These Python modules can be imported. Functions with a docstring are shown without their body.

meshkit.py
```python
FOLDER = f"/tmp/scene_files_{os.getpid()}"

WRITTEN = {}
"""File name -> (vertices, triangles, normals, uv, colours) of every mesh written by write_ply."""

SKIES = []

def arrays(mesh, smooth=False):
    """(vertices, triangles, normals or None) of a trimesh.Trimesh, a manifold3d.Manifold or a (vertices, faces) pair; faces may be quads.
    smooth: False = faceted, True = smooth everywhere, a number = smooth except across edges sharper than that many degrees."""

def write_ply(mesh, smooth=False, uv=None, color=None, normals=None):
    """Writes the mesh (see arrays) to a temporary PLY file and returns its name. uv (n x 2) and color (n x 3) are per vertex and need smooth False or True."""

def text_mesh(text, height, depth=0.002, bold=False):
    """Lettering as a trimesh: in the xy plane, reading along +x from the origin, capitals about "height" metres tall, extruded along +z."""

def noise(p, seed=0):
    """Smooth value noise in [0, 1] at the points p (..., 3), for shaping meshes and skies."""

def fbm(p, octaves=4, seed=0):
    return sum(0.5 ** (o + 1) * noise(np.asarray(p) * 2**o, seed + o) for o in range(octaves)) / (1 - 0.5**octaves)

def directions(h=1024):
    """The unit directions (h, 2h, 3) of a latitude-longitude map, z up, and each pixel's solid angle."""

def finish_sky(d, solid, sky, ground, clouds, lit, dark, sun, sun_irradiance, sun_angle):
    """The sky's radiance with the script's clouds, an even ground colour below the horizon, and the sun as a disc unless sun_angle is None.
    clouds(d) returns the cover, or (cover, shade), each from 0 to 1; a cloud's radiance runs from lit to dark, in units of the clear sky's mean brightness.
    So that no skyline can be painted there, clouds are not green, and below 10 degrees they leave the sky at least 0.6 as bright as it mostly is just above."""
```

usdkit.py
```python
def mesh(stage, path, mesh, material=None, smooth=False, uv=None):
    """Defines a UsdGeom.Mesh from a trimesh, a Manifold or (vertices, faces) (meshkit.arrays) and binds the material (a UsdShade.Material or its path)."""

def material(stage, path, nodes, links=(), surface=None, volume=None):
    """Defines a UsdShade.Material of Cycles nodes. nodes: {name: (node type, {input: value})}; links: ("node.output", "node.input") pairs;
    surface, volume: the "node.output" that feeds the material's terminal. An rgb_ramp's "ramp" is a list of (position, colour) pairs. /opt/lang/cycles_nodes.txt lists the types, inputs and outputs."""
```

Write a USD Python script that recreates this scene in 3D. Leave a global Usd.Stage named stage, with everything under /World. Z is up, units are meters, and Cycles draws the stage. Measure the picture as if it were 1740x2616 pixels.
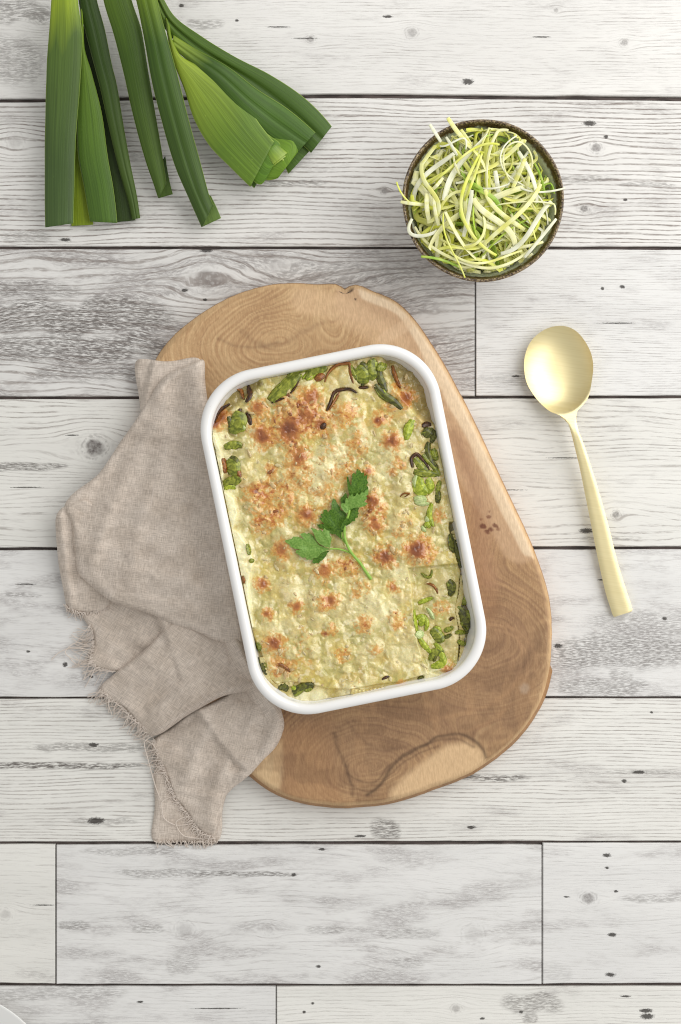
import math, random
import numpy as np, trimesh, usdkit, meshkit
from scipy.spatial import Delaunay, cKDTree
from scipy.interpolate import RBFInterpolator, PchipInterpolator, CubicSpline
from shapely.geometry import Polygon, Point, LineString
import shapely
from pxr import Usd, UsdGeom, UsdLux, UsdShade, Gf, Sdf, Vt

stage = Usd.Stage.CreateInMemory()
UsdGeom.SetStageUpAxis(stage, UsdGeom.Tokens.z)
UsdGeom.SetStageMetersPerUnit(stage, 1.0)
UsdGeom.Xform.Define(stage, '/World')
UsdGeom.Scope.Define(stage, '/World/Looks')

# ------------------------------------------------------------------ camera
DIST, TILT, AP_F = 1.25, math.radians(2.2), 0.464
W, H = 1568.0, 2357.4
CAM = np.array([0.0, DIST * math.sin(TILT), DIST * math.cos(TILT)])
cam = UsdGeom.Camera.Define(stage, '/World/camera')
cam.AddTranslateOp().Set(Gf.Vec3d(*CAM)); cam.AddRotateXOp().Set(-math.degrees(TILT))
cam.CreateFocalLengthAttr(50.0); cam.CreateHorizontalApertureAttr(50.0 * AP_F)
cam.CreateVerticalApertureAttr(50.0 * AP_F * 1024 / 681)
cam.CreateClippingRangeAttr(Gf.Vec2f(0.05, 50)); cam.CreateFStopAttr(5.6); cam.CreateFocusDistanceAttr(1.195)
cam.CreateExposureAttr(0.0)

def P(u, v, z=0.0):
    """World point (metres) at height z on the sight line of a place measured in the photograph."""
    u, v, z = np.broadcast_arrays(*(np.asarray(t, float) for t in (u, v, z)))
    d = np.stack([(u / W - 0.5) * AP_F, (0.5 - v / H) * AP_F * H / W, -np.ones_like(u)], -1)
    c, s = math.cos(-TILT), math.sin(-TILT)
    d = np.stack([d[..., 0], d[..., 1] * c - d[..., 2] * s, d[..., 1] * s + d[..., 2] * c], -1)
    t = (z - CAM[2]) / d[..., 2]
    return CAM + d * t[..., None]

# ------------------------------------------------------------------ light: a large window to the right, soft room light all round
def area(name, loc, target, w, h, power, col):
    l = UsdLux.RectLight.Define(stage, '/World/' + name)
    l.CreateWidthAttr(w); l.CreateHeightAttr(h); l.CreateIntensityAttr(power); l.CreateColorAttr(Gf.Vec3f(*col))
    m = Gf.Matrix4d().SetLookAt(Gf.Vec3d(*loc), Gf.Vec3d(*target), Gf.Vec3d(0, 0, 1)).GetInverse()
    l.AddTransformOp().Set(m)
area('window_light', (1.25, 0.75, 1.15), (0, 0, 0), 2.3, 1.9, 2.75, (1.0, 0.985, 0.96))
dome = UsdLux.DomeLight.Define(stage, '/World/room_light')
dome.CreateIntensityAttr(1.0)
dm = usdkit.material(stage, '/World/Looks/room_light', {"b": ("background_shader", {"color": (1.0, 0.99, 0.965), "strength": 0.575})}, [], surface="b.background")
UsdShade.MaterialBindingAPI.Apply(dome.GetPrim()).Bind(dm)

# ------------------------------------------------------------------ helpers: scene objects
used = {}
def numbered(parent, name):
    k = parent + '/' + name
    n = used.get(k, 0); used[k] = n + 1
    return k if n == 0 else f"{k}_{n:03d}"
def setd(prim, label=None, category=None, group=None, kind=None):
    for k, v in (('label', label), ('category', category), ('group', group), ('kind', kind)):
        if v: prim.SetCustomDataByKey(k, v)
    return prim
LOC = {}
def thing(name, loc, label=None, category=None, group=None, kind=None):
    p = numbered('/World', name)
    x = UsdGeom.Xform.Define(stage, p); x.AddTranslateOp().Set(Gf.Vec3d(*map(float, loc)))
    LOC[p] = np.asarray(loc, float)
    setd(x.GetPrim(), label, category, group, kind)
    return p
def part(parent, name, v, f, m, smooth=True, uv=None, col=None, kind=None, label=None):
    """One mesh, world coordinates in, stored relative to its thing."""
    p = numbered(parent, name)
    root = parent
    while root not in LOC: root = root.rsplit('/', 1)[0]
    v = np.asarray(v, float) - LOC[root]
    g = usdkit.mesh(stage, p, (v, np.asarray(f, int)), m, smooth=smooth, uv=uv)
    if col is not None:
        UsdGeom.PrimvarsAPI(g).CreatePrimvar('tone', Sdf.ValueTypeNames.Color3fArray, 'vertex').Set(Vt.Vec3fArray.FromNumpy(np.asarray(col, np.float32)))
    setd(g.GetPrim(), label=label, kind=kind)
    return p
def single(name, v, f, m, label, category, group=None, kind=None, smooth=True, uv=None):
    """A thing that is one mesh: its origin at its base."""
    p = numbered('/World', name)
    v = np.asarray(v, float); o = np.array([v[:, 0].mean(), v[:, 1].mean(), v[:, 2].min()])
    g = usdkit.mesh(stage, p, (v - o, np.asarray(f, int)), m, smooth=smooth, uv=uv)
    g.AddTranslateOp().Set(Gf.Vec3d(*o))
    setd(g.GetPrim(), label, category, group, kind)
    return p
def cat(meshes):
    vs, fs, n = [], [], 0
    for v, f in meshes:
        vs.append(np.asarray(v, float)); fs.append(np.asarray(f, int) + n); n += len(v)
    return np.vstack(vs), np.vstack(fs)

# ------------------------------------------------------------------ helpers: materials written as formulas
class E:
    def __init__(s, g, r): s.g, s.r = g, r
    def _m(s, t, a, b=None, c=None):
        return s.g.node('math', 'value', math_type=t, value1=a, **({} if b is None else {'value2': b}), **({} if c is None else {'value3': c}))
    def __add__(s, o): return s._m('add', s, o)
    __radd__ = __add__
    def __sub__(s, o): return s._m('subtract', s, o)
    def __rsub__(s, o): return s._m('subtract', o, s)
    def __mul__(s, o): return s._m('multiply', s, o)
    __rmul__ = __mul__
    def __truediv__(s, o): return s._m('divide', s, o)
    def __neg__(s): return s._m('multiply', s, -1.0)
    def __pow__(s, o): return s._m('power', s, o)
    def sin(s): return s._m('sine', s)
    def abs(s): return s._m('absolute', s)
    def sqrt(s): return s._m('sqrt', s)
    def exp(s): return s._m('exponent', s)
    def max(s, o): return s._m('maximum', s, o)
    def min(s, o): return s._m('minimum', s, o)
    def step(s, a, b, lo=0.0, hi=1.0):
        return s.g.node('map_range', 'result', range_type='smoothstep', value=s, from_min=a, from_max=b, to_min=lo, to_max=hi, clamp=True)
class Graph:
    def __init__(s): s.nodes, s.links, s.k = {}, [], 0
    def node(s, kind, out, **inp):
        s.k += 1; n = f"n{s.k}"; c = {}
        for k, v in inp.items():
            if isinstance(v, E): s.links.append((v.r, f"{n}.{k}"))
            else: c[k] = v
        s.nodes[n] = (kind, c)
        return E(s, f"{n}.{out}")
    def pos(s):
        p = s.node('geometry', 'position')
        q = s.node('vector_math', 'vector', math_type='scale', vector1=p, scale=1000.0)
        x = s.node('separate_xyz', 'x', vector=q); n = x.r.split('.')[0]
        return x, E(s, n + '.y'), E(s, n + '.z')
    def uv(s):
        u = s.node('uvmap', 'UV', attribute='st')
        x = s.node('separate_xyz', 'x', vector=u); n = x.r.split('.')[0]
        return x, E(s, n + '.y')
    def vec(s, x, y, z=0.0): return s.node('combine_xyz', 'vector', x=x, y=y, z=z)
    def noise(s, x, y, z=0.0, detail=2.0, rough=0.5, dist=0.0):
        return s.node('noise_texture', 'fac', vector=s.vec(x, y, z), scale=1.0, detail=detail, roughness=rough, distortion=dist)
    def mix(s, f, a, b): return s.node('mix_color', 'result', fac=f, a=a, b=b, blend_type='mix')
    def mul(s, f, a, b): return s.node('mix_color', 'result', fac=f, a=a, b=b, blend_type='multiply')
    def tone(s): return s.node('attribute', 'color', attribute='tone')
    def bump(s, h, d, st=1.0): return s.node('bump', 'normal', height=h, distance=d, strength=st)
    def bsdf(s, **k): return s.node('principled_bsdf', 'BSDF', **k)
    def done(s, name, surf): return usdkit.material(stage, '/World/Looks/' + name, s.nodes, s.links, surface=surf.r)

def srgb(r, g, b):
    c = np.array([r, g, b]) / 255.0
    return tuple(np.where(c <= 0.04045, c / 12.92, ((c + 0.055) / 1.055) ** 2.4))

def fb(x, y, s, o=4, seed=0):
    return meshkit.fbm(np.stack([x / s, y / s, np.full_like(x, seed * 7.31)], -1), o, seed)
def sstep(a, b, x):
    t = np.clip((x - a) / (b - a), 0, 1); return t * t * (3 - 2 * t)

# ------------------------------------------------------------------ the table: whitewashed planks
EX = 900
def plank_material(name, seed, period, line, base, lowline=0.0, fine=0.35, grey=0.2, greycol=(0.30, 0.275, 0.27), knots=(), holes=(), smears=(), wave=8.0, contrast=1.0, cut=0.35):
    grey = grey + .08; g = Graph(); X, Y, Z = g.pos()
    so = seed * 37.7
    v = Y + (g.noise(X / 160.0, Y / 50.0, so, 1.0) - 0.5) * wave * 2 + (g.noise(X / 45.0, Y / 16.0, so + 5, 2.0) - 0.5) * (wave * 0.35)
    kd = None
    for (kx, ky, r, dark) in knots:
        w = P(kx, ky) * 1000; rr = r * 0.37
        dx, dy = (X - float(w[0])), (Y - float(w[1]))
        q = (dx * dx) * (1 / (rr * 3.2) ** 2) + (dy * dy) * (1 / (rr * 2.0) ** 2)
        v = v - dy * (q * -1.0).exp() * 0.9
        rad = ((dx * dx) * (1 / (rr * 1.15) ** 2) + (dy * dy) * (1 / rr ** 2)).sqrt() + (g.noise(X / (rr * .7), Y / (rr * .7), so, 2.0) - 0.5) * 0.7
        core = rad.step(0.45, 1.05, 1.0, 0.0) * (g.noise(X / (rr * .35), Y / (rr * .35), so + 3, 3.0, .7).step(.25, .7, .55, 1.0)) * dark
        ring = ((rad * 13.0).sin() * 0.5 + 0.5) * rad.step(0.7, 1.9, 0.40 * dark + 0.10, 0.0) * g.noise(X / 3.0, Y / 3.0, so + 8, 2.0).step(.38, .6)
        k1 = core.max(ring)
        kd = k1 if kd is None else kd.max(k1)
    ph = v * (2 * math.pi / period) + (g.noise(X / 220.0, v / 9.0, so + 9, 2.0) - 0.5) * 11.0
    s = ph.sin()
    brk = g.noise(X / 26.0, v / 2.2, so + 13, 3.0, 0.65).step(cut, cut + 0.28)
    zone = g.noise(X / 150.0, Y / 26.0, so + 17, 1.0).step(0.30, 0.62, 0.35 + lowline, 1.0)
    lines = s.step(0.25, 0.97) * brk * zone * g.noise(X / 7.0, v / 0.9, so + 51, 2.0, .7).step(.30, .56, .30, 1.0)
    streak = g.noise(X / 13.0, v / 0.75, so + 21, 2.0, 0.6).step(0.50, 0.74)
    wearn = g.noise(X / 75.0, Y / 22.0, so + 25, 4.0, 0.62)
    wear = wearn.step(0.62 - grey * 0.45, 0.80 - grey * 0.35)
    tex = g.noise(X / 5.5, v / 0.8, so + 29, 2.0, 0.7).step(0.36, 0.60)
    col = g.mix(g.noise(X / 120.0, Y / 35.0, so + 33, 2.0).step(0.3, 0.7), tuple(c * 0.93 for c in base), base)
    col = g.mix(wear * (tex * 0.62 + 0.12) * min(1.0, 0.45 + grey), col, greycol)
    col = g.mix(streak * fine * 0.55, col, (0.42, 0.39, 0.37))
    col = g.mix(lines * line, col, (0.185, 0.145, 0.125))
    d = None
    for (x0, x1, y0, th, st) in smears:
        a, b = P(x0, y0) * 1000, P(x1, y0) * 1000
        mid, hl = float(a[0] + b[0]) / 2, max(1.0, float(b[0] - a[0]) / 2)
        t = ((X - mid) * (1 / hl)); e = t * t
        q = (Y - float(a[1]) + (g.noise(X / 30.0, 0.0, so + x0, 2.0) - 0.5) * th * 0.8) * (1 / (th * 0.37))
        m = (e * e + q * q).step(0.25, 1.25, st, 0.0) * tex
        d = m if d is None else d.max(m)
    if d is not None: col = g.mix(d, col, (0.13, 0.115, 0.105))
    hm = None
    for (hx, hy, rx, ry) in holes:
        w = P(hx, hy) * 1000
        ddx, ddy = (X - float(w[0])) * (1 / (rx * .37)), (Y - float(w[1])) * (1 / (ry * .37))
        q = (ddx * ddx + ddy * ddy).sqrt() + (g.noise(X / 1.6, Y / 0.7, so, 3.0, .7) - 0.5) * 1.9
        m = q.step(0.65, 1.15, 1.0, 0.0)
        hm = m if hm is None else hm.max(m)
    if kd is not None: col = g.mix(kd, col, (0.10, 0.083, 0.078))
    if hm is not None: col = g.mix(hm * .9, col, (0.03, 0.024, 0.02))
    h = lines * -1.0 - streak * 0.35 - wear * tex * 0.5
    if hm is not None: h = h - hm * 2.0
    nrm = g.bump(h, 0.0004, 0.55)
    rgh = g.noise(X / 9.0, v / 1.5, so + 41, 2.0).step(0.3, 0.7, 0.42, 0.62)
    return g.done(name, g.bsdf(base_color=col, roughness=rgh, specular_ior_level=0.35, normal=nrm))

WH = (0.80, 0.788, 0.762); WH2 = (0.778, 0.772, 0.757); WH3 = (0.80, 0.79, 0.75)
# x0 x1, top edge y (left, right), bottom edge y (left, right), material options
PL = [
 (-EX, 2468, -330, -335, -118, -122, dict(period=3.0, line=.5, base=WH, seed=1)),
 (-EX, 2468, -112, -116, 230, 219, dict(period=2.7, line=.42, base=WH, seed=2, fine=.38, grey=.10, wave=5, cut=.40,
    knots=[(715, 90, 9, .6), (948, 75, 13, .5), (1437, 98, 9, .6), (1280, 24, 6, .5), (95, 40, 14, .2)],
    holes=[(1077, 188, 13, 7), (417, 13, 6, 4), (545, 47, 4, 3), (1302, 232, 6, 3), (892, 38, 11, 3), (1245, 85, 20, 1.6), (640, 62, 26, 1.5), (700, 88, 30, 1.2)],
    smears=[(-60, 130, 25, 30, .6), (-80, 110, 150, 60, .50), (425, 520, 55, 12, .5)])),
 (-EX, 2468, 237.5, 230, 567, 567, dict(period=3.9, line=.82, base=WH, seed=3, fine=.36, grey=.16, wave=8, lowline=.35, cut=.28,
    knots=[(1372, 340, 12, .75), (1345, 480, 10, .8), (885, 440, 8, .7), (35, 325, 18, .25), (1200, 560, 14, .3)],
    holes=[(1357, 284, 15, 6), (150, 552, 13, 4), (1395, 315, 5, 4), (1440, 460, 5, 3), (560, 318, 20, 1.5)],
    smears=[(600, 760, 420, 8, .6), (1230, 1420, 412, 9, .55), (0, 120, 545, 16, .45), (1420, 1560, 425, 6, .5)])),
 (-EX, 1093, 573.5, 573.5, 913, 912, dict(period=5.2, line=.70, base=(.74, .73, .71), seed=4, fine=.5, grey=.46, greycol=(.255, .23, .225), wave=20, lowline=.3, cut=.25,
    knots=[(480, 640, 26, .32), (640, 610, 24, .15)],
    holes=[(475, 575, 16, 6), (425, 668, 8, 4), (472, 690, 5, 3)],
    smears=[(-60, 420, 730, 46, .85), (-100, 460, 800, 34, .75), (60, 380, 860, 20, .45), (600, 1000, 630, 26, .35), (-60, 200, 665, 18, .5)])),
 (1096, 2468, 575, 573, 911, 909, dict(period=2.1, line=.46, base=WH2, seed=5, fine=.50, grey=.10, wave=5, cut=.38,
    knots=[(1260, 890, 8, .3)],
    holes=[(1433, 660, 6, 4), (1387, 664, 4, 4), (1188, 866, 12, 2.5), (1420, 744, 42, 1.5), (1300, 778, 18, 1.4)],
    smears=[(1100, 1240, 590, 5, .6), (1090, 1300, 870, 20, .25)])),
 (-EX, 2468, 920, 916, 1262, 1256, dict(period=4.4, line=.60, base=WH3, seed=6, fine=.22, grey=.06, wave=13, lowline=.1, cut=.36,
    knots=[(218, 1030, 24, .95), (1418, 1185, 10, .75)],
    holes=[(1350, 1222, 16, 6), (165, 1002, 16, 1.6), (1150, 1128, 60, 1.2), (1300, 1054, 40, 1.2), (60, 1122, 40, 1.3)],
    smears=[(-120, 165, 1072, 11, .8), (1330, 1480, 1238, 7, .4)])),
 (-EX, 2468, 1268, 1264, 1605, 1603, dict(period=4.6, line=.20, base=WH2, seed=7, fine=.40, grey=.30, wave=10, cut=.42,
    holes=[(150, 1530, 6, 6), (210, 1558, 5, 3), (65, 1500, 5, 3), (60, 1345, 24, 1.5), (1285, 1487, 10, 5), (1388, 1335, 12, 2), (1380, 1700, 4, 3), (1340, 1640, 5, 3), (1530, 1424, 6, 4)],
    smears=[(1250, 1600, 1500, 46, .62), (1270, 1500, 1585, 24, .55), (1350, 1660, 1440, 34, .42), (0, 100, 1370, 6, .4), (1400, 1460, 1555, 20, .45)])),
 (-EX, 2468, 1610, 1608, 1939, 1935, dict(period=3.2, line=.58, base=WH3, seed=8, fine=.24, grey=.08, wave=6, lowline=.2, cut=.30,
    holes=[(220, 1890, 20, 8), (1085, 1905, 11, 4), (1470, 1778, 17, 4), (1437, 1798, 6, 5), (215, 1715, 12, 5), (830, 1925, 14, 3), (1500, 1640, 4, 3)],
    smears=[(-160, 345, 1762, 9, .95), (60, 360, 1720, 12, .55), (990, 1225, 1790, 9, .9), (850, 925, 1912, 26, .8), (160, 320, 1890, 10, .4), (1390, 1560, 1778, 6, .4)])),
 (-EX, 126.5, 1944.5, 1944.5, 2262, 2264, dict(period=3.4, line=.30, base=WH3, seed=9, fine=.25, grey=.04, cut=.45, wave=8, knots=[(12, 2105, 14, .3)], holes=[(100, 2084, 26, 1.4)])),
 (130, 1247, 1945.5, 1945.5, 2265, 2266, dict(period=4.6, line=.26, base=WH2, seed=10, fine=.36, grey=.30, wave=13, cut=.40,
    knots=[(425, 2140, 20, .30), (1090, 2150, 22, .22), (620, 2140, 12, .18)],
    holes=[(741, 1955, 8, 3.5), (733, 2225, 6, 3.5), (676, 2014, 6, 4)],
    smears=[(260, 520, 2010, 12, .5), (420, 700, 2012, 7, .75), (130, 210, 2130, 12, .55), (300, 380, 2140, 12, .4), (700, 800, 2140, 12, .35), (870, 1020, 2150, 14, .35), (380, 460, 2220, 30, .3), (180, 420, 1960, 10, .4), (900, 980, 2218, 14, .3)])),
 (1250, 2468, 1941.5, 1939.5, 2264, 2262, dict(period=3.0, line=.18, base=WH2, seed=11, fine=.34, grey=.14, wave=8, cut=.42,
    knots=[(1355, 2068, 15, .7)],
    holes=[(1397, 1969, 10, 4.5), (1397, 1998, 5, 3), (1410, 2152, 11, 4.5), (1405, 2244, 12, 5), (1418, 2052, 5, 3), (1305, 2065, 8, 2)],
    smears=[(1420, 1640, 2070, 12, .45), (1240, 1320, 2240, 26, .2)])),
 (-EX, 634.5, 2271, 2272, 2600, 2600, dict(period=3.0, line=.15, base=WH2, seed=12, fine=.35, grey=.16, wave=6,
    holes=[(322, 2307, 8, 3), (500, 2322, 60, 1.3)], smears=[(-40, 300, 2285, 20, .35)])),
 (637, 2468, 2272.5, 2270, 2600, 2598, dict(period=3.2, line=.26, base=WH3, seed=13, fine=.25, grey=.05, wave=8,
    knots=[(1050, 2322, 11, .45)],
    holes=[(1487, 2327, 16, 5), (1490, 2340, 16, 7), (1200, 2330, 5, 3), (1110, 2345, 6, 3), (720, 2310, 4, 3), (1440, 2294, 12, 2.5), (700, 2330, 4, 4)],
    smears=[(1150, 1300, 2310, 26, .6), (1200, 1240, 2345, 14, .6)])),
]
table = thing('table', (0, 0, -0.02), 'whitewashed weathered wooden plank surface under everything', 'table', kind='structure')
opt_bend = {1: (0, -9), 2: (-9, 0)}
rng = np.random.default_rng(5)
for i, (x0, x1, tl, tr, bl, br, opt) in enumerate(PL):
    m = plank_material(f'plank_{i:02d}', **opt)
    n = 60
    t = np.linspace(0, 1, n)
    bt, bb_ = opt_bend.get(i, (0, 0))
    xs = x0 + (x1 - x0) * t
    jt, jb = (fb(xs, xs * 0 + i, 70, 3, 3 + i) - .5) * 3.2, (fb(xs, xs * 0 + i, 70, 3, 40 + i) - .5) * 3.2
    sag = lambda b: b * np.clip(1 - np.abs(xs - 784) / 784, -1, 1)
    top = P(xs, tl + (tr - tl) * t + jt + sag(bt)); bot = P(xs, bl + (br - bl) * t + jb + sag(bb_))
    ring = np.vstack([top, bot[::-1]])[:, :2]
    pg = Polygon(ring)
    dz = 0.0004 * (rng.random() - .5)
    c = ring.mean(0)
    nxt, prv = np.roll(ring, -1, 0), np.roll(ring, 1, 0)
    tg = nxt - prv; nr = np.stack([-tg[:, 1], tg[:, 0]], -1); nr /= np.linalg.norm(nr, axis=1, keepdims=True) + 1e-12
    sgn = 1 if pg.exterior.is_ccw else -1
    inner = ring + nr * sgn * 0.0006
    N = len(ring)
    v = np.vstack([np.c_[inner, np.full(N, dz)], np.c_[ring, np.full(N, dz - 0.0008)], np.c_[ring, np.full(N, -0.019)]])
    f = []
    for k in range(N):
        k2 = (k + 1) % N
        for a in (0, N):
            f += [[a + k, a + N + k, a + N + k2], [a + k, a + N + k2, a + k2]]
    for k in range(n - 1):
        f += [[k, k + 1, N - 1 - k], [k + 1, N - 2 - k, N - 1 - k]]
    f = np.array(f)
    tn = np.cross(v[f[-1, 1]] - v[f[-1, 0]], v[f[-1, 2]] - v[f[-1, 0]])
    part(table, 'plank', v, f, m, smooth=20)
g = Graph(); X, Y, Z = g.pos()
under = g.done('table_underside', g.bsdf(base_color=g.mix(g.noise(X / 20., Y / 3., 0., 3.).step(.4, .6), (.05, .038, .034), (.11, .085, .078)), roughness=.8))
b = trimesh.creation.box((1.6, 1.6, 0.012)); b.apply_translation((0, 0, -0.0095))
part(table, 'underlay_board', b.vertices + [0, 0, 0], b.faces, under, smooth=False)

# ------------------------------------------------------------------ mesh helpers
def poly_grid(poly, sp, jitter=0.0, seed=0):
    """Points and triangles filling a polygon, its outline first."""
    pg = Polygon(poly) if not isinstance(poly, Polygon) else poly
    ring = np.array(pg.exterior.coords)[:-1]
    x0, y0, x1, y1 = pg.bounds
    gx, gy = np.meshgrid(np.arange(x0, x1, sp), np.arange(y0, y1, sp * .866))
    gx[1::2] += sp / 2
    q = np.c_[gx.ravel(), gy.ravel()]
    q = q[shapely.contains_xy(pg.buffer(-sp * .55), q[:, 0], q[:, 1])]
    pts = np.vstack([ring, q])
    if jitter: pts[len(ring):] += (np.random.default_rng(seed).random((len(q), 2)) - .5) * sp * jitter
    t = Delaunay(pts).simplices
    ce = pts[t].mean(1)
    t = t[shapely.contains_xy(pg, ce[:, 0], ce[:, 1])]
    a = pts[t]; ar = (a[:, 1, 0] - a[:, 0, 0]) * (a[:, 2, 1] - a[:, 0, 1]) - (a[:, 1, 1] - a[:, 0, 1]) * (a[:, 2, 0] - a[:, 0, 0])
    t = t[np.abs(ar) > 1e-14]; ar = ar[np.abs(ar) > 1e-14]
    t[ar < 0] = t[ar < 0][:, ::-1]
    return pts, t, len(ring)
def smooth_ring(pts, n, closed=True):
    p = np.asarray(pts, float)
    if closed: p = np.vstack([p, p[:1]])
    d = np.r_[0, np.cumsum(np.linalg.norm(np.diff(p, axis=0), axis=1))]
    cs = CubicSpline(d, p, bc_type='periodic' if closed else 'natural')
    return cs(np.linspace(0, d[-1], n, endpoint=not closed))
def resample(pts, n):
    p = np.asarray(pts, float)
    d = np.r_[0, np.cumsum(np.linalg.norm(np.diff(p, axis=0), axis=1))]
    t = np.linspace(0, d[-1], n)
    return np.stack([PchipInterpolator(d, p[:, k])(t) for k in range(p.shape[1])], -1)
def dist_ring(pts, ring):
    return shapely.distance(shapely.points(pts), LineString(np.vstack([ring, ring[:1]])))
def tube(path, r, sides=6, cap=True):
    path = np.asarray(path, float); n = len(path)
    r = np.broadcast_to(np.asarray(r, float), (n,))
    t = np.gradient(path, axis=0); t /= np.linalg.norm(t, axis=1, keepdims=True) + 1e-12
    up = np.array([0.13, 0.21, 1.0]); a = np.cross(t, up); a /= np.linalg.norm(a, axis=1, keepdims=True) + 1e-12
    bvec = np.cross(a, t); th = np.linspace(0, 2 * np.pi, sides, endpoint=False)
    v = (path[:, None] + r[:, None, None] * (np.cos(th)[None, :, None] * a[:, None] + np.sin(th)[None, :, None] * bvec[:, None])).reshape(-1, 3)
    i = np.arange(n - 1)[:, None] * sides; j = np.arange(sides)[None]; j2 = (j + 1) % sides
    f = np.vstack([np.stack([i + j, i + j2, i + sides + j2], -1).reshape(-1, 3), np.stack([i + j, i + sides + j2, i + sides + j], -1).reshape(-1, 3)])
    if cap:
        v = np.vstack([v, path[:1], path[-1:]]); c0, c1 = len(v) - 2, len(v) - 1
        k = np.arange(sides); f = np.vstack([f, np.c_[(k + 1) % sides, k, np.full(sides, c0)], np.c_[(n - 1) * sides + k, (n - 1) * sides + (k + 1) % sides, np.full(sides, c1)]])
    return v, f
def shell(S, th):
    """A closed thin plate from a grid of points S (rows, cols, 3): the top is S, the underside th below along the normal."""
    n, m = S.shape[:2]
    du, dv = np.gradient(S, axis=0), np.gradient(S, axis=1)
    nn = np.cross(dv, du); nn /= np.linalg.norm(nn, axis=-1, keepdims=True) + 1e-12
    nn = np.where((nn[..., 2:3] < 0) & (np.mean(nn[..., 2]) < 0), -nn, nn)
    if np.mean(nn[..., 2]) < 0: nn = -nn
    B = S - nn * np.asarray(th)[..., None] if np.ndim(th) else S - nn * th
    v = np.vstack([S.reshape(-1, 3), B.reshape(-1, 3)]); o = n * m
    idx = np.arange(o).reshape(n, m)
    q = np.stack([idx[:-1, :-1], idx[1:, :-1], idx[1:, 1:], idx[:-1, 1:]], -1).reshape(-1, 4)
    loop = np.r_[idx[0, :], idx[1:, -1], idx[-1, -2::-1], idx[-2:0:-1, 0]]
    l2 = np.roll(loop, -1)
    side = np.stack([loop, l2, l2 + o, loop + o], -1)
    quads = np.vstack([q, q[:, ::-1] + o, side])
    f = np.vstack([quads[:, [0, 1, 2]], quads[:, [0, 2, 3]]])
    a = S[0, 0]; fn = np.cross(v[q[0, 1]] - v[q[0, 0]], v[q[0, 2]] - v[q[0, 0]])
    c = v[q].mean(1); fns = np.cross(v[q[:, 1]] - v[q[:, 0]], v[q[:, 2]] - v[q[:, 0]])
    if fns[:, 2].sum() < 0: f = f[:, ::-1]
    return v, f

# ------------------------------------------------------------------ cutting board: live-edged slab of teak
BZ = 0.020
OUT = [(600, 661), (680, 653), (755, 655), (782, 659), (793, 667), (806, 660), (850, 668), (900, 689), (950, 733), (990, 790), (1020, 838), (1050, 893), (1080, 950), (1110, 1013),
       (1150, 1098), (1188, 1178), (1215, 1236), (1240, 1300), (1258, 1355), (1269, 1420), (1269, 1490), (1262, 1560), (1240, 1625), (1200, 1687), (1150, 1735), (1098, 1772), (1030, 1803),
       (960, 1828), (900, 1846), (850, 1853), (790, 1856), (720, 1850), (660, 1835), (612, 1810), (575, 1780), (530, 1735), (480, 1670), (430, 1585), (390, 1480), (360, 1380), (342, 1270),
       (332, 1150), (328, 1040), (331, 950), (343, 880), (360, 825), (384, 790), (430, 747), (480, 712), (540, 681)]
ringp = smooth_ring(OUT, 260)
ringp += (fb(ringp[:, 0], ringp[:, 1], 30, 3, 8)[:, None] - .5) * 3
rw = P(ringp[:, 0], ringp[:, 1], BZ)[:, :2]
nx, pv = np.roll(rw, -1, 0), np.roll(rw, 1, 0)
tg = nx - pv; nr = np.stack([-tg[:, 1], tg[:, 0]], -1); nr /= np.linalg.norm(nr, axis=1, keepdims=True)
if Polygon(rw).exterior.is_ccw: nr = -nr           # outward
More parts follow.
